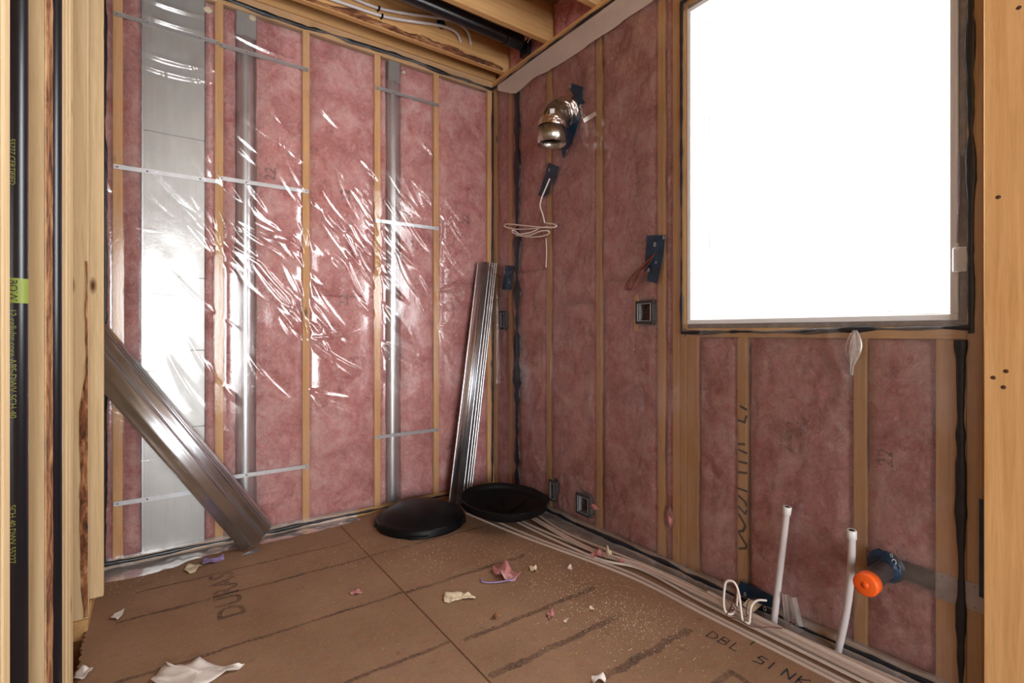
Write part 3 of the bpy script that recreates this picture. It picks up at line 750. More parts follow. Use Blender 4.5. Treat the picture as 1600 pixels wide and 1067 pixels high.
# gathered tuft of plastic under the window
g = on_right(1340, 530); P = []
for i in range(12):
    f = i/11; w_ = .006 + .022*math.sin(math.pi*min(1,f*1.25))*(1-.3*f)
    for j in range(8):
        a = (j/7-.5)*2; P.append((-.012-.02*math.sin(f*3)*(1-abs(a)) - .012*abs(math.sin(a*7)), g.y + a*w_ + .012*f, g.z + .03 - f*.15))
MB().grid(P, 12, 8).build('gathered_tuft', M['tape_clear'], vr)
# white wrap band along the top of the window wall
n = 70; k = 10; P = []
for i in range(n):
    y = -2.55 + (2.55-.10)*i/(n-1)
    bot = .13 + .05*float(fbm(np.array([y*4.]), np.array([0.]), 4, 3)[0]) - (.10*max(0,(y+.32)/.22) if y > -.32 else 0)
    for j in range(k):
        f = j/(k-1); P.append((-.024-.0015*math.sin(f*6+y*8), y, ZP+.005 - f*max(.02,bot)))
MB().grid(P, n, k).build('white_wrap_band', M['wrap'], vr)

# sealant beads, each along one run of the sheet edge
def bead(parent, pts, r0, seed, wob=.003, flat=1.0, step=.012, vis=None):
    pts = [Vector(p) for p in pts]; out = []
    for a, b in zip(pts[:-1], pts[1:]):
        n = max(2, int((b-a).length/step)); out += [a.lerp(b, i/n) for i in range(n)]
    out.append(pts[-1]); out = [p.copy() for p in out]; s = np.arange(len(out))*step
    n1 = fbm(s*6, s*0, seed, 4); n2 = fbm(s*4, s*0+5, seed+3, 4); n3 = fbm(s*9, s*0+9, seed+6, 3)
    for i, p in enumerate(out):
        p += Vector((n1[i]*wob*1.2, n1[i]*wob*1.2, n2[i]*wob*3))
    rr = [max(.0016, r0*(1+2.2*n3[i])) for i in range(len(out))]
    return MB().tube(out, rr, 8, True, flat).build('sealant_bead', M['seal'], parent)
bead(vb, [(-2.12,-.012,ZP+.018), (-.012,-.012,ZP+.022)], .0085, 1, .008, .55)
bead(vb, [(-.006,-.010,ZP+.01), (-.010,-.010,.05)], .0055, 2, .003)
bead(vb, [(-2.125,-.012,.030), (-.35,-.012,.022)], .008, 3, .006, .55)
bead(vb, [(-2.118,-.012,.03), (-2.118,-.012,ZP+.01)], .007, 13, .004)
bead(vr, [(-.012,-.01,ZP+.018), (-.014,-2.55,ZP+.03)], .009, 4, .006, .55)
bead(vr, [(-.012,-.35,.026), (-.012,-2.56,.018)], .008, 5, .006, .55)
bead(vr, [(-.019,ry(811.5),ZP-.10), (-.019,ry(811.5),.06)], .0042, 21, .004, 6.5)
wz = WZ0-RO-.018
bead(vr, [(-.008,WY1+.036,WZ1+.05), (-.008,WY1+.036,wz)], .0035, 6, .003, 1.9)
bead(vr, [(-.010,WY1+.036,wz), (-.010,WY0-.038,wz+.012)], .0085, 7, .006, .6)
bead(vr, [(-.010,WY0-.040,WZ1+.05), (-.010,WY0-.042,wz)], .0042, 8, .004, 2.2)
bead(vr, [(-.010,WY1+.036,WZ1+.05), (-.010,WY0-.04,WZ1+.05)], .006, 9, .003)
bead(vr, [(-.010,WY0-.020,wz-.02), (-.010,WY0-.020,.05)], .0042, 10, .005, 2.2)

# ------------------------------------------------------------------ boxes, tapes, wires on the window wall
def elec_box(c, hw, hh, label, wires=True):
    y, z = c.y, c.z
    e = empty('electrical_box', (0,y,z-hh), label, 'electrical box')
    m = MB()
    m.box((-.012,y-hw+.012,z-hh+.012), (.05,y-hw+.015,z+hh-.012)); m.box((-.012,y+hw-.015,z-hh+.012), (.05,y+hw-.012,z+hh-.012))
    m.box((-.012,y-hw+.012,z-hh+.012), (.05,y+hw-.012,z-hh+.015)); m.box((-.012,y-hw+.012,z+hh-.015), (.05,y+hw-.012,z+hh-.012))
    m.box((.047,y-hw+.012,z-hh+.012), (.05,y+hw-.012,z+hh-.012)); m.build('box_shell', M['grey'], e)
    m = MB(); frame_yz(m, y-hw, y+hw, z-hh, z+hh, .0165, -.019, -.006, .003); m.build('gasket', M['gasket'], e)
    frame_yz(MB(), y-hw+.0135, y+hw-.0135, z-hh+.0135, z+hh-.0135, .003, -.0195, -.015, .0006).build('box_rim', M['steel'], e)
    if wires:
        r = random.Random(int(abs(y)*1000))
        for k in range(3):
            pts = [(.03, y+r.uniform(-hw,hw)*.5, z+hh*.7)]
            for q in range(7): pts.append((.004+.012*r.random(), y+r.uniform(-hw,hw)*.5, z+hh*(.6-.2*q)))
            MB().tube(smooth(pts), .0022, 6).build('wire', M['wire'], e)
    return e
def smooth(pts, n=8):
    pts = [Vector(p) for p in pts]; out = []; q = [pts[0]] + pts + [pts[-1]]
    for i in range(1, len(q)-2):
        a, b, c, d_ = q[i-1], q[i], q[i+1], q[i+2]
        for k in range(n):
            t = k/n; out.append(.5*((2*b) + (c-a)*t + (2*a-5*b+4*c-d_)*t*t + (3*b-a-3*c+d_)*t**3))
    out.append(pts[-1]); return out
elec_box(*BOX[0], 'narrow grey switch box beside the leaning metal bundle')
elec_box(*BOX[1], 'double grey switch box with black gasket below the taped wires')
elec_box(*BOX[2], 'narrow grey outlet box low behind the upturned black lid')
elec_box(*BOX[3], 'square grey outlet box low on the window wall')
b = BOX[1][0]; MB().box((-.003,b.y+.052,b.z-.09), (.02,b.y+.075,b.z+.09), .002).build('box_bracket', M['pine'], wr)

def tape_poly(parent, pxs, off, prints=(), name='tape'):
    poly = [on_right(px, py, off) for px, py in pxs]
    t_ = MB().prism(poly, (-1,0,0), .0018).build(name, M['tape'], parent)
    for (px, py, s) in prints:
        c = on_right(px, py, off+.003); k = MB(); n = 14; V = []
        for i in range(n):
            a = 2*math.pi*i/n; V += [(c.x, c.y+math.cos(a)*s*.7, c.z+math.sin(a)*s), (c.x, c.y+math.cos(a)*s*.4, c.z+math.sin(a)*s*.65)]
        k.add(V, [(2*i,2*i+1,(2*i+3)%(2*n),(2*i+2)%(2*n)) for i in range(n)]); k.build('tape_print', M['tapeprint'], t_)
    return t_
# wire tape by the window
c = on_right(1022,405); e = empty('taped_wire', (-.02,c.y,c.z-.1), 'brown wire loop hanging from blue tape beside the window', 'wire')
tape_poly(e, [(1011,368),(1040,367),(1037,396),(1027,443),(1011,439),(1014,420),(1007,425),(1009,396)], .020, ((1037,371,.008),(1023,382,.010),(1013,422,.009),(1025,410,.006)))
for k, (dx, dy) in enumerate(((0,0),(3,2),(-3,1),(2,-3))):
    pts = [on_right(1022+dx*.3,397,.024), on_right(1010+dx,411+dy,.034), on_right(996+dx,424+dy,.05), on_right(985+dx,437+dy,.055), on_right(978+dx*.7,449+dy,.055), on_right(984+dx,452,.052), on_right(990+dx,440,.045), on_right(1004+dx,420+dy,.032), on_right(1018,402,.023)]
    MB().tube(smooth(pts), .0022, 6).build('wire', M['wire'], e)
# tape by the corner
c = on_right(794,433); e = empty('taped_wire', (-.02,c.y,c.z-.08), 'short brown wire curling from blue tape beside the leaning metal bundle', 'wire')
tape_poly(e, [(790,414),(803,416),(799,453),(785,452)], .020, ((796,441,.008),(794,436,.005)))
MB().tube(smooth([on_right(789,432,.024), on_right(780,431,.10), on_right(770,427,.17), on_right(763,420,.20), on_right(766,417,.20), on_right(771,424,.19)]), .0025, 6).build('wire', M['wire'], e)
# white cable coil
c = on_right(856,280); e = empty('cable_coil', (-.03,c.y,c.z-.25), 'coiled white cable hanging from blue tape below the metal elbow', 'cable')
tape_poly(e, [(857.5,254),(873,260.5),(869,276),(859,292),(857,302),(848,309),(841,304.5),(844,297)], .021, ((858,265.5,.010),))
pts = [on_right(859,279,.026), on_right(853,293,.035), on_right(846,310,.04), on_right(844,322,.045), on_right(848,335,.045), on_right(851,348,.05)]
MB().tube(smooth(pts), .0045, 8).build('cable_drop', M['cable'], e)
Cc = lambda px, py, o: on_right(px, py, o)
MB().tube(smooth([Cc(851,348,.05),Cc(868,351,.06),Cc(866,355,.07),Cc(845,355,.085),Cc(815,352,.09),Cc(792,350,.085),Cc(789,354,.07),Cc(806,358,.06),Cc(835,357,.06),Cc(855,354,.06)]), .0042, 8).build('cable_loop', M['cable'], e)
MB().tube(smooth([Cc(843,356,.06),Cc(832,362,.07),Cc(812,366,.085),Cc(801,363,.085),Cc(803,360,.07),Cc(818,369,.06),Cc(840,370,.06),Cc(856,366,.06),Cc(857,361,.07),Cc(845,361,.08),Cc(825,368,.08),Cc(806,368,.07)]), .0042, 8).build('cable_loop', M['cable'], e)
MB().tube([on_right(853,372,.02), on_right(854,395,.018), on_right(853,418,.018)], .003, 6).build('cable_tail', M['cable'], e)

# elbow duct
c = on_right(893,176); RB = .147; r_ = .076; ctr = Vector((0, c.y, c.z-RB))
e = empty('duct_elbow', (-.07,c.y,c.z-.25), 'shiny metal vent elbow with foil tape poking through the window wall', 'duct')
def arc(a): return Vector((-RB*math.sin(a)+.0, c.y, ctr.z + RB*math.cos(a)))
def gore(name, mat, a0, a1, rad, crinkle, seed, n=9, k=40):
    P = []
    for i in range(n):
        a = a0+(a1-a0)*i/(n-1); p = arc(a); rd = Vector((-math.sin(a),0,math.cos(a))); sdv = Vector((0,1,0))
        for j in range(k):
            ph = 2*math.pi*j/k; rr = rad + crinkle*float(fbm(np.array([a*16.]), np.array([math.sin(ph)*5+math.cos(ph)*3+9.]), seed, 4)[0])
            P.append(p + rd*(rr*math.cos(ph)) + sdv*(rr*math.sin(ph)))
    m = MB(); m.add(P, [(i*k+j, i*k+(j+1)%k, (i+1)*k+(j+1)%k, (i+1)*k+j) for i in range(n-1) for j in range(k)], crinkle < .004)
    return m.build(name, M[mat], e, solid=.0012)
gore('foil_wrap', 'foil', -.06, .66, r_+.004, .020, 3, 16)
gore('gore', 'elbow', .60, .95, r_+.002, .005, 5)
gore('gore', 'elbow', .93, 1.30, r_, .001, 6)
gore('foil_band', 'foil', 1.22, 1.44, r_+.003, .008, 8, 6)
a = arc(math.pi/2); MB().tube([a+Vector((0,0,.022)), a+Vector((0,0,-.02)), a+Vector((0,0,-.066))], r_+.001, 40, False).build('collar', M['elbow'], e, solid=.0012)
MB().tube([(-.02,c.y,c.z),(.138,c.y,c.z)], r_, 36, False).build('wall_sleeve', M['elbow'], e, solid=.0012)
q = arc(1.12); nn = (q - Vector((0,c.y,ctr.z))).normalized(); nv_ = (nn*.75 + Vector((0,-.66,0))).normalized(); pc = q + nv_*(r_+.0035); ux = nv_.cross(Vector((0,0,1))).normalized(); uy = ux.cross(nv_)
MB().prism([pc-ux*.013-uy*.016, pc+ux*.013-uy*.016, pc+ux*.013+uy*.016, pc-ux*.013+uy*.016], nv_, .0008).build('sticker', M['white'], e)
tape_poly(e, [(889,138),(892,130),(898,132),(911,136),(909,152),(914,160),(905,166),(907,180),(900,205),(893,225),(885,232),(879,226),(890,200),(897,165),(896,148)], .021, ((907,166,.011),(893,201,.011),(891,135,.011)))
tape_poly(e, [(869,222),(893,212),(893,224),(886,234),(881,248),(878,240),(877,232),(868,234)], .0235, ((883,223,.012),(886,236,.008)))
tape_poly(e, [(880,205),(895,190),(899,200),(889,222),(872,219)], .025)
MB().prism([on_right(911,186,.022), on_right(930,174,.022), on_right(933,180,.022), on_right(913,192,.022)], (-1,0,0), .001).build('frosted_tape', M['tape_clear'], e)

# drain stub with orange cap
c = on_right(1387,884); e = empty('drain_stub', (-.05,c.y,c.z-.035), 'black drain pipe with bright orange cap sticking out below the window', 'pipe')
MB().tube([(.06,c.y,c.z), (-.165,c.y-.004,c.z-.006)], .0285, 32).build('stub_pipe', M['abs_dull'], e)
MB().lathe([(.0,.035),(.028,.036),(.033,.033),(.034,.028),(.034,.0),(.029,-.001)], (-.155,c.y-.004,c.z-.006), 40, M=Matrix.Rotation(-math.pi/2,3,'Y')).build('end_cap', M['orange'], e)
MB().lathe([(.010,.0),(.010,.0012),(.0,.0012)], (-.1905,c.y-.004,c.z-.006), 20, M=Matrix.Rotation(-math.pi/2,3,'Y')).build('cap_mark', M['orange'], e)
r = random.Random(3)
MB().tube([(-.012,c.y+.001,c.z),(-.026,c.y,c.z),(-.036,c.y,c.z)], [.052,.036,.031], 14).build('tape_collar', M['tape'], e)
tape_poly(e, [(1358,862),(1372,856),(1384,862),(1399,874),(1406,888),(1396,902),(1384,898),(1366,884)], .022, ((1397,878,.010),(1393,868,.006)))
pa, pb = on_right(1408,886,-.01), on_right(1476,905,-.01)
MB().tube([(.013,c.y-.01,c.z), (.013,WY0+.045,c.z-.010)], .026, 20).build('hidden_run', M['abs_dull'], e)
c2 = on_right(1516,930); 
pl = empty('nail_plate', (0,c2.y,c2.z-.04), 'flat steel nail plate on the stud beside the hidden drain pipe', 'nail plate')
MB().box((-.0035,WY0-RO-.070,c2.z-.040), (-.002,WY0+.041,c2.z+.040), .0004).build('plate', M['steel'], pl)
for yy in (-.05,-.01,.025):
    for zz_ in (-.03,.03):
        k = MB(); screw(k, (-.0035, WY0+yy, c2.z+zz_), (-1,0,0), .003); k.build('nail_head', M['nail'], pl)
t0 = on_right(1530,850); e = MB().box((-.0115,YE-.006,on_right(1531,930).z), (-.0098,YE+.014,on_right(1531,778).z)).build('blue_tape_strip', M['tape'], None, origin=(-.01,YE,on_right(1531,930).z))
tag(e, 'vertical blue tape strip at the edge of the smooth pine board', 'tape')

# pex stub-outs
def pex_stub(base, top, bow, label):
    e = empty('water_stub', (base.x,base.y,0), label, 'pipe')
    n = 12; pts = []
    for i in range(n):
        f = i/(n-1); p = Vector((base.x,base.y,-.01)).lerp(top, f); p += Vector((0, bow*math.sin(math.pi*f*.9), 0)); pts.append(p)
    MB().tube(pts, .0115, 16).build('tube', M['pex'], e)
    d_ = (pts[-1]-pts[-2]).normalized(); q = Vector((0,0,1)).rotation_difference(d_).to_matrix()
    MB().lathe([(.0118,-.03),(.0145,-.029),(.0148,-.002),(.013,.0),(.0095,.0),(.0095,-.006),(.0,-.006)], pts[-1]+d_*.004, 24, M=q).build('crimp_ring', M['white'], e)
    MB().lathe([(.0095,0),(.008,.004),(.0,.0045)], pts[-1]+d_*.0, 20, M=q).build('plug', M['black'], e)
    return e
b = on_floor(1208,978); pex_stub(b, on_right(1230,793,.06), .0, 'straight white water tube beside the looped cable on the floor')
b = on_floor(1308,1018); pex_stub(b, on_right(1328,829,.07), -.016, 'bowed white water tube beside the orange-capped drain')

# cable loop at the floor
c = on_floor(1165,975); e = empty('cable_loop_bundle', (c.x,c.y,0), 'white cable loop with brown wires beside the straight water tube', 'cable')
def R(px, py, o):
    p_ = on_right(px, py, o*1.3); p_.z = max(p_.z, .034); return p_
MB().tube(smooth([R(1197,938,.05),R(1183,938,.09),R(1174,948,.12),R(1171,972,.13),R(1166,977,.135),R(1160,968,.13),R(1155,930,.12),R(1149,912,.12),R(1140,907,.125),R(1133,913,.13),R(1131,945,.14),R(1136,958,.135),R(1146,960,.12),R(1151,945,.09),R(1153,920,.06)]), .0042, 8).build('cable', M['cable'], e)
for pts in ([R(1153,925,.05),R(1140,952,.12),R(1136,966,.15),R(1150,974,.14),R(1175,979,.14),R(1205,984,.10),R(1228,981,.08),R(1243,967,.05)],
            [R(1180,935,.06),R(1169,940,.08),R(1166,957,.09),R(1168,967,.1),R(1160,964,.11),R(1145,948,.12),R(1134,934,.13)],
            [R(1185,938,.06),R(1177,944,.09),R(1174,965,.1),R(1176,977,.11)], [R(1151,921,.06),R(1146,938,.09),R(1142,956,.11),R(1152,950,.1),R(1147,944,.1)]):
    MB().tube(smooth(pts), .0018, 6).build('wire', M['wire'], e)
tape_poly(e, [(1157,907),(1206,930),(1220,945),(1214,952),(1190,944),(1166,932),(1150,928)], .022, ((1164,928,.007),(1195,951,.009)))
MB().prism([on_floor(1160,945,.02), on_floor(1174,930,.05), on_floor(1192,944,.04), on_floor(1175,958,.015)], (0,-.5,.5), .002).build('cardboard_tab', M['chip'], e)
# crumpled plastic foot beside the straight tube
P = []; b = on_right(1240,955,.03)
for i in range(10):
    for j in range(10):
        u, v_ = i/9, j/9; P.append((b.x - .03*v_ - .015*abs(math.sin(u*6)), b.y + (u-.5)*.07*(1-.3*v_), b.z + .07 - .11*(1-v_) ))
MB().grid(P, 10, 10).build('crumpled_fold', M['tape_clear'], vr)

# ------------------------------------------------------------------ ceiling services
yp = -.385; zp = 2.925
e = empty('drain_pipe', (-2.5,yp,zp-.05), 'long black drain pipe running between the ceiling joists', 'pipe')
MB().tube([(-5.0,yp,zp+.045), (-2.5,yp,zp+.025), (-.045,yp,zp)], .040, 24).build('pipe_run', M['abs'], e)
MB().tube([(-.16,yp,zp), (-.04,yp,zp)], .046, 24).build('coupling', M['abs'], e)
for k, dz in enumerate((0,.028)):
    MB().tube(smooth([(-.045,yp-.05-dz,zp-.01-dz),(-.04,yp-.085-dz,zp+.02-dz),(-.035,yp-.12-dz,zp+.06-dz)]), .003, 6).build('hanger_wire', M['white'], e)
MB().prism([(.004,yp-.05,ZT),(.004,yp+.03,ZT),(.004,yp+.02,ZT+.08),(.004,yp-.06,ZT+.08)], (-1,0,0), .03).build('rim_boot', M['abs'], e)
def joist_pt(px, py, off=.0): 
    d_ = ray(px, py); return CAM + d_*((-.15-off-CAM.y)/d_.y)
for k, (pts, lb) in enumerate(((((498,-8),(545,8),(597,25),(640,33),(688,40),(712,50),(720,66)), 'lower of two water tubes clipped to the joist, nearer its bark edge'),
                               (((505,-22),(550,-3),(592,13),(640,22),(700,31),(728,46),(736,70)), 'upper of two water tubes clipped to the joist under the black pipe'))):
    e = empty('water_tube', joist_pt(600,15), lb, 'pipe', 'water tubes under the joists')
    MB().tube(smooth([joist_pt(px, py, .02 + (.012 if i in (3,4,5) else 0) - (.018 if i == 6 else 0)) for i, (px, py) in enumerate(pts)]), .0085, 10).build('tube', M['pex'], e)
    q = joist_pt(*((597,25) if k == 0 else (592,13)), .02)
    MB().box((q.x-.006,q.y-.011,q.z-.0115), (q.x+.006,q.y+.02,q.z+.0115), .003).build('clip', M['black'], e)
q = joist_pt(689,38,.0); e = MB().lathe([(.03,0),(.03,.007),(.024,.009),(.0,.009)], q, 20, M=Matrix.Rotation(math.pi/2,3,'X')).build('pipe_stub', M['abs'], None, origin=q)
tag(e, 'small black pipe stub poking through the joist behind the water tubes', 'pipe')

# black pipes in the left partition
e = empty('drain_riser', (-2.155,CAM.y+1.35,0), 'vertical black plastic pipe with yellow print between rough studs', 'pipe')
py_ = CAM.y+1.36; pxx = -2.158
MB().tube([(pxx,py_,-.2),(pxx,py_,2.95)], .024, 32).build('pipe', M['abs'], e)
MB().lathe([(.0243,0),(.0243,.048)], (pxx,py_,1.146), 32).build('print_band', M['yellowbright'], e)
def wrap_text(body, size, z0, mat, ang, up=1):
    o = text_mesh('pipe_print', body, size, mat, e, (0,0,0), (1,0,0), (0,1,0), 0)
    pv = Vector(e.location)
    for v_ in o.data.vertices:
        w_ = v_.co + pv; a = ang + w_.y/.0246
        v_.co = Vector((pxx+.0246*math.cos(a), py_+.0246*math.sin(a), z0 + w_.x*up)) - pv
    return o
A0 = math.radians(-68)
wrap_text('BOW', .017, 1.191, M['ink'], A0-.35, -1)
wrap_text('12 cellular core ABS-DWV SCH 40', .0145, 1.135, M['yellow'], A0-.35, -1)
wrap_text('55227 CERTIFIED', .012, 1.46, M['yellow'], A0-.35, -1)
wrap_text('SCH 40 DWV 55227', .013, .76, M['yellow'], A0-.35, -1)
e = MB().tube([(-2.150,CAM.y+1.73,-.2),(-2.150,CAM.y+1.73,2.95)], .024, 28).build('drain_riser', M['abs'], None, origin=(-2.150,CAM.y+1.73,0))
tag(e, 'vertical black plastic pipe half hidden beside the built-up post', 'pipe')

# ------------------------------------------------------------------ leaning sheet-metal pieces
def trough(m, p0, p1, face, R, span, ridge=True, n=44, lip=.008, und=0.0, nund=3):
    """open pipe section: arc of sheet with rolled edges, convex towards 'face'"""
    p0, p1 = Vector(p0), Vector(p1); t_ = (p1-p0).normalized(); fz = (Vector(face) - t_*Vector(face).dot(t_)).normalized(); sx = t_.cross(fz)
    prof = []
    for i in range(n+1):
        a = (i/n-.5)*span; rr = R
        prof.append((rr*math.sin(a), rr*math.cos(a)-R + und*math.cos(2*math.pi*nund*i/n)))
    a = span/2
    l0 = (prof[0][0]+lip*math.cos(a)*.4, prof[0][1]-lip); l1 = (prof[-1][0]-lip*math.cos(a)*.4, prof[-1][1]-lip)
    prof = [l0] + prof + [l1]
    if ridge:   # button-lock groove near one edge
        k = int(n*.78); prof = [(x, y + (.0035 if abs(i-k) <= 1 else 0) - (.003 if abs(i-k-3) <= 1 else 0)) for i, (x, y) in enumerate(prof)]
    P = []; L = 2
    for f in (0, 1):
        c_ = p0.lerp(p1, f)
        for x, y in prof: P.append(c_ + sx*x + fz*y)
    m.grid(P, 2, len(prof), True)
    return m
def stand_on_floor(e_):
    lo = min((e_.location + v_.co).z for ch in e_.children for v_ in ch.data.vertices)
    for ch in e_.children: ch.location.z += .0008 - lo
base = on_back(412, 852, .165); base.z = 0.0
mid = on_back(160, 562, .125)
top = base + (mid-base).normalized()*1.24
e = empty('open_duct_sections', (base.x,base.y,0), 'open galvanised duct sections leaning low across the flat duct', 'sheet metal')
fc = Vector((.38,-.9,.25))
fl = (fc - (top-base).normalized()*fc.dot((top-base).normalized())).normalized(); lat = (top-base).normalized().cross(fl)
for k, (lo, fo, rad_, sp, un, nu_) in enumerate(((0,-.012,.102,125,.0030,4), (.010,.004,.090,112,.0026,3), (-.025,.013,.055,105,.0018,2))):
    trough(MB(), base+lat*lo+fl*fo+Vector((0,0,.002)), top+lat*lo+fl*fo, fc, rad_, math.radians(sp), True, 60, und=un, nund=nu_).build('duct_section', M['sheet'], e, solid=.001)
stand_on_floor(e)
q = base+Vector((-.03,-.03,.002)); MB().prism([q, q+Vector((-.07,-.0,.0)), q+Vector((-.05,.02,.0)), q+Vector((.02,.045,.008))], (0,0,1), .001).build('torn_lip', M['sheet'], e)
b0_ = on_floor(717, 789); t1 = on_back(765, 415, .07) + Vector((-.032,-.012,0))
e = empty('duct_bundle', (b0_.x,b0_.y,0), 'upright bundle of nested galvanised duct sections leaning in the corner', 'sheet metal')
b0_ = Vector((b0_.x,b0_.y,0)); fc = Vector((-.45,-.89,.1)); sd = Vector((.89,-.45,0))
r = random.Random(8)
for k in range(6):
    o1 = fc*(-.010*k+.03) + sd*(.017*k-.043); trough(MB(), b0_+o1+Vector((0,0,.001)), t1+o1*.95+Vector((0,0,r.uniform(-.006,.006))), fc + sd*(.22*k-.55), .042+.006*(k%3), math.radians(125), k % 2 == 0, 30).build('duct_section', M['sheet'], e, solid=.001)
for k, a in enumerate((-.062,-.045,.02,.04,.056,.07)):
    o1 = sd*a + fc*(.028-.25*abs(a)); MB().tube([b0_+o1+Vector((0,0,.004)), t1+o1*.95], .0045, 8).build('rolled_seam', M['sheet'], e)

stand_on_floor(e)

# ------------------------------------------------------------------ black lids
def lid(c, R, label, up=True, tilt=(0,0)):
    e = empty('sump_cover', (c[0],c[1],0), label, 'lid')
    s = 1 if up else -1; h0 = 0 if up else .122
    Mx = Matrix.Rotation(tilt[0],3,'X') @ Matrix.Rotation(tilt[1],3,'Y')
    prof = [(.0,.112),(R*.2,.110),(R*.45,.100),(R*.66,.083),(R*.82,.062),(R*.88,.051),(R*.91,.046),(R*.955,.045),(R*.985,.040),(R*.998,.032),(R,.006),(R*1.005,.0),(R*.985,.0),(R*.98,.026),(R*.93,.036),(R*.88,.041),(R*.82,.052),(R*.66,.074),(R*.45,.091),(R*.2,.101),(.0,.103)]
    prof = [(r_, h0 + s*h) for r_, h in prof]
    if not up: prof = prof[::-1]
    MB().lathe(prof, (c[0],c[1],c[2]), 72, M=Mx).build('shell', M['black'], e)
    # radial and round ribs
    rb = MB()
    for k in range(0 if up else 6):
        a = math.pi*k/4+.2; pts = []
        for f in (.15,.4,.6,.78):
            h = np.interp(f, [0,.2,.45,.66,.82], [.112,.110,.100,.083,.062])
            off = .001 if up else -.010
            pts.append(Vector((c[0],c[1],c[2])) + Mx @ Vector((R*f*math.cos(a), R*f*math.sin(a), h0+s*(h+off))))
        rb.tube(pts, .0028, 6)
    if not up: rb.build('rib_pattern', M['black'], e)
    for k in range(4):
        a0 = math.radians(-118 + 90*k); V1 = []
        tb = MB()
        for i in range(7):
            a = a0 + (i/6-.5)*.42
            for (rr, hh) in ((R*.99,.018),(R*1.035,.014),(R*1.04,-.0),(R*.99,.0)):
                V1.append(Vector((c[0],c[1],c[2])) + Mx @ Vector((rr*math.cos(a), rr*math.sin(a), h0+s*max(.0,hh))))
        fs = [(i*4+j, i*4+(j+1)%4, (i+1)*4+(j+1)%4, (i+1)*4+j) for i in range(6) for j in range(4)] + [(3,2,1,0),(24,25,26,27)]
        tb.add(V1, fs); tb.build('grip_tab', M['black'], e)
    return e
lid((-.684,-.292,.001), .250, 'domed black plastic lid lying rim down on the floor', True)
lid((-.285,-.548,.013), .252, 'upturned black plastic lid resting on the white trim strips', False, (.05,.03))

# ------------------------------------------------------------------ white trim strips on the floor along the window wall
def trim_strip(p0, p1, wd, h, label, bow=0.0, z=.001, prof='J', grp='loose white trim strips'):
    p0, p1 = Vector(p0), Vector(p1); n = 24; t_ = (p1-p0).normalized(); s_ = Vector((t_.y,-t_.x,0)); P = []
    pr = [(0,h),(0,0),(wd,0),(wd,h*.7),(wd-.004,h*.7)] if prof == 'J' else [(0,.002),(0,0),(wd,0),(wd,.004)]
    for i in range(n):
        f = i/(n-1); c_ = p0.lerp(p1, f) + s_*(bow*math.sin(math.pi*f)) + Vector((0,0,z))
        for a, b in pr: P.append(c_ + s_*a + Vector((0,0,b)))
    m = MB().grid(P, n, len(pr), False)
    o = m.build('trim_strip', M['trimw'], None, origin=(p0.x,p0.y,0), solid=.0016)
    return tag(o, label, 'trim', grp)
def trim_poly(pxs, wd, h, label, z, prof):
    pts = smooth([(on_floor(*p).x, on_floor(*p).y, 0) for p in pxs], 6); pts.append(pts[-1] + (pts[-1]-pts[-7]).normalized()*.14)
    pr = [(0,h),(0,0),(wd,0),(wd,h*.7),(wd-.003,h*.7)] if prof == 'J' else [(0,.006),(.002,.001),(wd*.5,.002),(wd,.0),(wd,.005)]
    P = []
    for i, c_ in enumerate(pts):
        t_ = (pts[min(i+1,len(pts)-1)] - pts[max(i-1,0)]).normalized(); s_ = Vector((-t_.y,t_.x,0))
        for a, b in pr: P.append(c_ + s_*a + Vector((0,0,b+z)))
    o = MB().grid(P, len(pts), len(pr), False).build('trim_strip', M['trimw'], None, origin=(pts[0].x,pts[0].y,0), solid=.0014)
    return tag(o, label, 'trim', 'loose white trim strips')
trim_poly(((728,803),(820,841),(977,900),(1100,962),(1308,1068)), .008, .009, 'outermost thin white trim strip, farthest from the window wall', .001, 'J')
trim_poly(((738,799),(820,835),(900,866),(985,897),(1100,956),(1318,1066)), .007, .009, 'thin white trim strip just inside the outermost one', .001, 'J')
trim_poly(((776,800),(820,826),(930,876),(1000,894),(1100,948),(1333,1065)), .008, .010, 'slender white trim strip fanning out from under the lid, middle of the bundle', .0105, 'J')
trim_poly(((796,801),(820,820),(940,871),(1010,892),(1100,941),(1347,1064)), .008, .010, 'slender white trim strip fanning from the lid beside the wide flat strip', .008, 'J')
trim_poly(((800,800),(830,818),(910,864),(1000,896),(1100,944),(1320,1056)), .034, .010, 'wide flat white trim strip lying in the middle of the bundle', .0225, 'F')
trim_poly(((832,806),(880,838),(960,872),(1050,910),(1180,975),(1380,1066)), .016, .009, 'flat white trim strip lying nearest the window wall', .0185, 'F')
trim_poly(((1105,938),(1200,987),(1290,1032),(1375,1074)), .010, .010, 'short white trim strip ending beside the cable loop', .0300, 'J')

# ------------------------------------------------------------------ scraps and sawdust
def scrap(outline, label, mat, seed, name='paper_scrap', curl=.012, cat='scrap', sub=9):
    poly = [Vector((on_floor(*p).x, on_floor(*p).y, 0)) for p in outline]
    c = sum(poly, Vector())/len(poly); r = random.Random(seed); n = len(poly); P = []; rings = 5
    for k in range(rings):
        f = (k+.02)/(rings-1)
        for i in range(n*3):
            a, b = poly[i//3], poly[(i//3+1) % n]; q = a.lerp(b, (i % 3)/3)
            p = c.lerp(q, f); nz = float(fbm(np.array([p.x*26]), np.array([p.y*26]), seed, 3)[0])
            P.append((p.x, p.y, .002 + curl*(max(0, nz+.15)) + curl*.5*f*f*max(0, math.sin(i*.9+seed))))
    m = MB(); N = n*3
    m.add(P, [(k*N+i, k*N+(i+1)%N, (k+1)*N+(i+1)%N, (k+1)*N+i) for k in range(rings-1) for i in range(N)] + [tuple(range(N))], True)
    o = m.build(name, mat, None, origin=(c.x,c.y,0), solid=.001)
    return tag(o, label, cat)
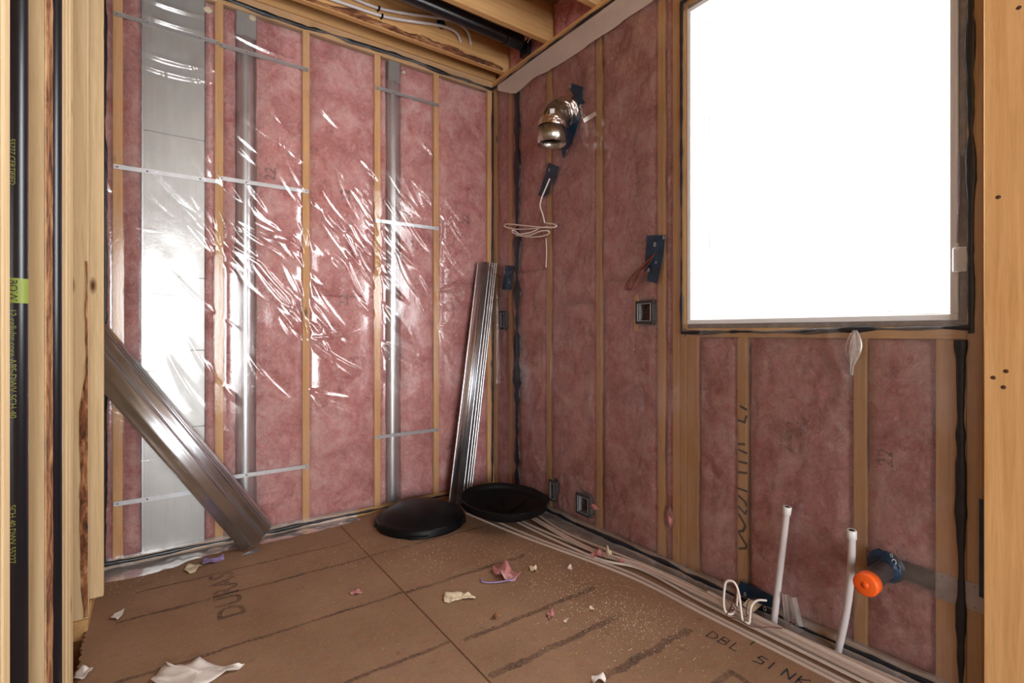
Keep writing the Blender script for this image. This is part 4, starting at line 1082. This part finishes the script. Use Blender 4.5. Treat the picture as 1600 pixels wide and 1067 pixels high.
scrap([(236,1070),(247,1056),(257,1040),(262,1044),(290,1040),(312,1035),(345,1042),(368,1044),(382,1041),(372,1050),(345,1058),(325,1070),(290,1085)], 'large crumpled torn piece of white paper on the floor', M['paper'], 1, 'torn_paper', .022)
scrap([(172,968),(178,960),(195,953),(191,962),(184,970)], 'small pointed white paper scrap beside the floor gap', M['paper'], 2)
scrap([(114,1062),(118,1052),(135,1052),(146,1046),(141,1058),(128,1064)], 'crumpled white scrap at the foot of the built-up post', M['paper'], 3, curl=.03)
scrap([(287,892),(290,886),(303,884),(316,886),(309,892),(297,898)], 'cream paper scrap beside the plastic skirt', M['chip'], 4, curl=.025)
scrap([(319,882),(322,876),(336,873),(352,868),(355,873),(342,879),(326,885)], 'crumpled purple plastic scrap near the leaning duct', M['purple'], 5, 'plastic_scrap', .03).location.x -= .012
scrap([(693,934),(698,929),(722,928),(732,933),(742,933),(743,938),(730,937),(710,939),(706,943),(694,942)], 'thick pale torn strip in the middle of the floor', M['chip'], 6, 'torn_strip', .03)
scrap([(770,896),(774,888),(786,886),(796,892),(811,900),(814,906),(800,909),(784,907),(775,903)], 'pink insulation tuft on the open floor', M['pink'], 7, 'insulation_tuft', .05)
q = [on_floor(753,905), on_floor(754,911), on_floor(775,912), on_floor(803,907)]
tag(MB().tube(smooth([(p.x,p.y,.006) for p in q]), .0035, 6).build('plastic_sliver', M['purple'], None, origin=q[1]), 'thin purple plastic sliver beside the pink tuft', 'scrap')
scrap([(827,890),(830,887),(836,891),(839,889),(838,894),(832,896)], 'curled cream shaving beyond the pink tuft', M['chip'], 8, 'wood_shaving', .03)
scrap([(546,928),(551,924),(560,923),(567,926),(560,930),(551,931)], 'pink paper fleck on the open floor near the seam', M['pink'], 9, curl=.02)
scrap([(770,964),(774,961),(779,964),(776,968),(771,968)], 'small brown wood crumb on the floor', M['bark'], 10, 'wood_crumb', .03)
scrap([(856,960),(861,957),(866,961),(862,966),(859,971),(856,966)], 'small curled pink scrap near the dark smudged line', M['pink'], 11, curl=.03)
scrap([(886,889),(892,885),(895,889),(890,893)], 'tiny white flake near the trim strips', M['paper'], 12, curl=.02)
scrap([(920,952),(926,951),(929,955),(924,956)], 'tiny cream sliver of wood near the trim strips', M['chip'], 13, 'wood_shaving', .02)
scrap([(924,1067),(926,1061),(940,1060),(947,1062),(945,1070),(930,1073)], 'pale pink crumpled scrap by the widest dark print line', M['paper'], 14, curl=.03)
scrap([(880,972),(884,969),(888,972),(884,974)], 'tiny pale chip beside the curled pink scrap', M['paper'], 15, curl=.02)
o = scrap([(922,879),(930,874),(940,875),(943,880),(935,884),(924,884)], 'pink crumpled scrap lying on the trim strips', M['pink'], 16, curl=.03); o.location.z = .030
o = scrap([(945,878),(948,871),(953,875),(957,882),(952,885),(946,883)], 'cream crumpled scrap lying on the trim strips', M['chip'], 17, curl=.05); o.location.z = .030
o = scrap([(964,888),(972,886),(976,891),(968,892)], 'small pink flake lying on the trim strips', M['pink'], 18, curl=.02); o.location.z = .030
o = scrap([(934,833),(938,828),(941,834),(937,840)], 'white spray foam blob on the sealant by the square outlet box', M['foam'], 19, 'foam_blob', .05)
# pink tuft caught on the square outlet box and a fold of batt by the studs
def puff(c, rx, ry_, rz, seed, label):
    P = []; n, k = 14, 20
    for i in range(n):
        th = math.pi*i/(n-1)
        for j in range(k):
            ph = 2*math.pi*j/k; s = 1 + 1.5*float(fbm(np.array([th*3.]), np.array([math.sin(ph)*2.5+math.cos(ph)]), seed, 3)[0])
            P.append((c.x + rx*s*math.sin(th)*math.cos(ph), c.y + ry_*s*math.sin(th)*math.sin(ph), c.z + rz*s*math.cos(th)))
    m = MB(); m.add(P, [(i*k+j, (i+1)*k+j, (i+1)*k+(j+1)%k, i*k+(j+1)%k) for i in range(n-1) for j in range(k)], True)
    return tag(m.build('insulation_tuft', M['pink'], None, origin=c), label, 'insulation')
puff(on_right(928,792,.016), .005, .026, .014, 2, 'pink insulation tuft poking over the edge of the square outlet box')
puff(on_right(1046,808,.004), .006, .022, .045, 5, 'pink insulation tuft bulging between studs near the bottom plate')
for px, py, s, lb in ((325,14,.022,'cream spray foam blob at the top of the stud by the flat duct'), (395,27,.018,'cream spray foam blob at the top of the larger round duct'), (632,112,.012,'cream foam drip at the top of the slimmer round duct')):
    c = on_back(px, py, .006); P = []; n, k = 10, 14
    for i in range(n):
        th = math.pi*i/(n-1)
        for j in range(k):
            ph = 2*math.pi*j/k; q = 1+.7*float(fbm(np.array([th*2.]), np.array([math.sin(ph)*2]), int(px), 3)[0]); P.append((c.x+s*q*math.sin(th)*math.cos(ph), c.y+.3*s*q*math.sin(th)*math.sin(ph)+.008, c.z+s*.8*q*math.cos(th)))
    m = MB(); m.add(P, [(i*k+j,(i+1)*k+j,(i+1)*k+(j+1)%k,i*k+(j+1)%k) for i in range(n-1) for j in range(k)], True)
    tag(m.build('foam_blob', M['foam'], None, origin=c), lb, 'foam')
# leaflet and shim left on the window sill
c = on_right(1440, 478, -.03)
e = empty('instruction_leaflet', (.04,c.y,WZ0+.008), 'folded white leaflet lying on the window sill', 'leaflet')
for k, (dx, dz) in enumerate(((0,.0),(.004,.012))):
    MB().prism([(.02+dx,c.y-.05,WZ0+.0095+dz*.2),(.075,c.y-.06,WZ0+.0095+dz),(.08,c.y+.05,WZ0+.0095+dz),(.03,c.y+.07,WZ0+.0095+dz*.2)], (0,0,1), .0015).build('page', M['paper'], e)

# sawdust
rsd = np.random.RandomState(3); m = MB()
cl = [((890,900),.16,500),((960,960),.14,500),((560,865),.14,220),((680,870),.14,220),((1000,975),.10,300),((170,910),.08,120),((800,860),.16,300)]
for (pc_, sp, cnt) in cl:
    c = on_floor(*pc_)
    for i in range(cnt):
        x, y = c.x + rsd.normal(0,sp), c.y + rsd.normal(0,sp*1.2)
        if x > -.02 or y > -.06 or x < XL+.03 or math.hypot(x+.684,y+.292) < .268: continue
        s = rsd.uniform(.0008,.0024); a = rsd.uniform(0,6.28); dx, dy = math.cos(a)*s, math.sin(a)*s; l = rsd.uniform(.5,1.2)
        m.add([(x-dx,y-dy,.0006),(x+dy*l,y-dx*l,.0006),(x+dx,y+dy,.0006),(x-dy*l,y+dx*l,.0006),(x,y,.0006+s*.8)], [(0,1,4),(1,2,4),(2,3,4),(3,0,4)])
for i in range(700):
    x, y = rsd.uniform(XL+.04,-.25), rsd.uniform(-2.0,-.1); s = rsd.uniform(.0006,.0018); a = rsd.uniform(0,6.28); dx, dy = math.cos(a)*s, math.sin(a)*s
    if math.hypot(x+.684,y+.292) < .268: continue
    m.add([(x-dx,y-dy,.0006),(x+dy,y-dx,.0006),(x+dx,y+dy,.0006),(x-dy,y+dx,.0006),(x,y,.0006+s*.8)], [(0,1,4),(1,2,4),(2,3,4),(3,0,4)])
tag(m.build('sawdust', M['chip'], None), 'fine pale sawdust scattered over the subfloor', 'sawdust', kind='stuff')
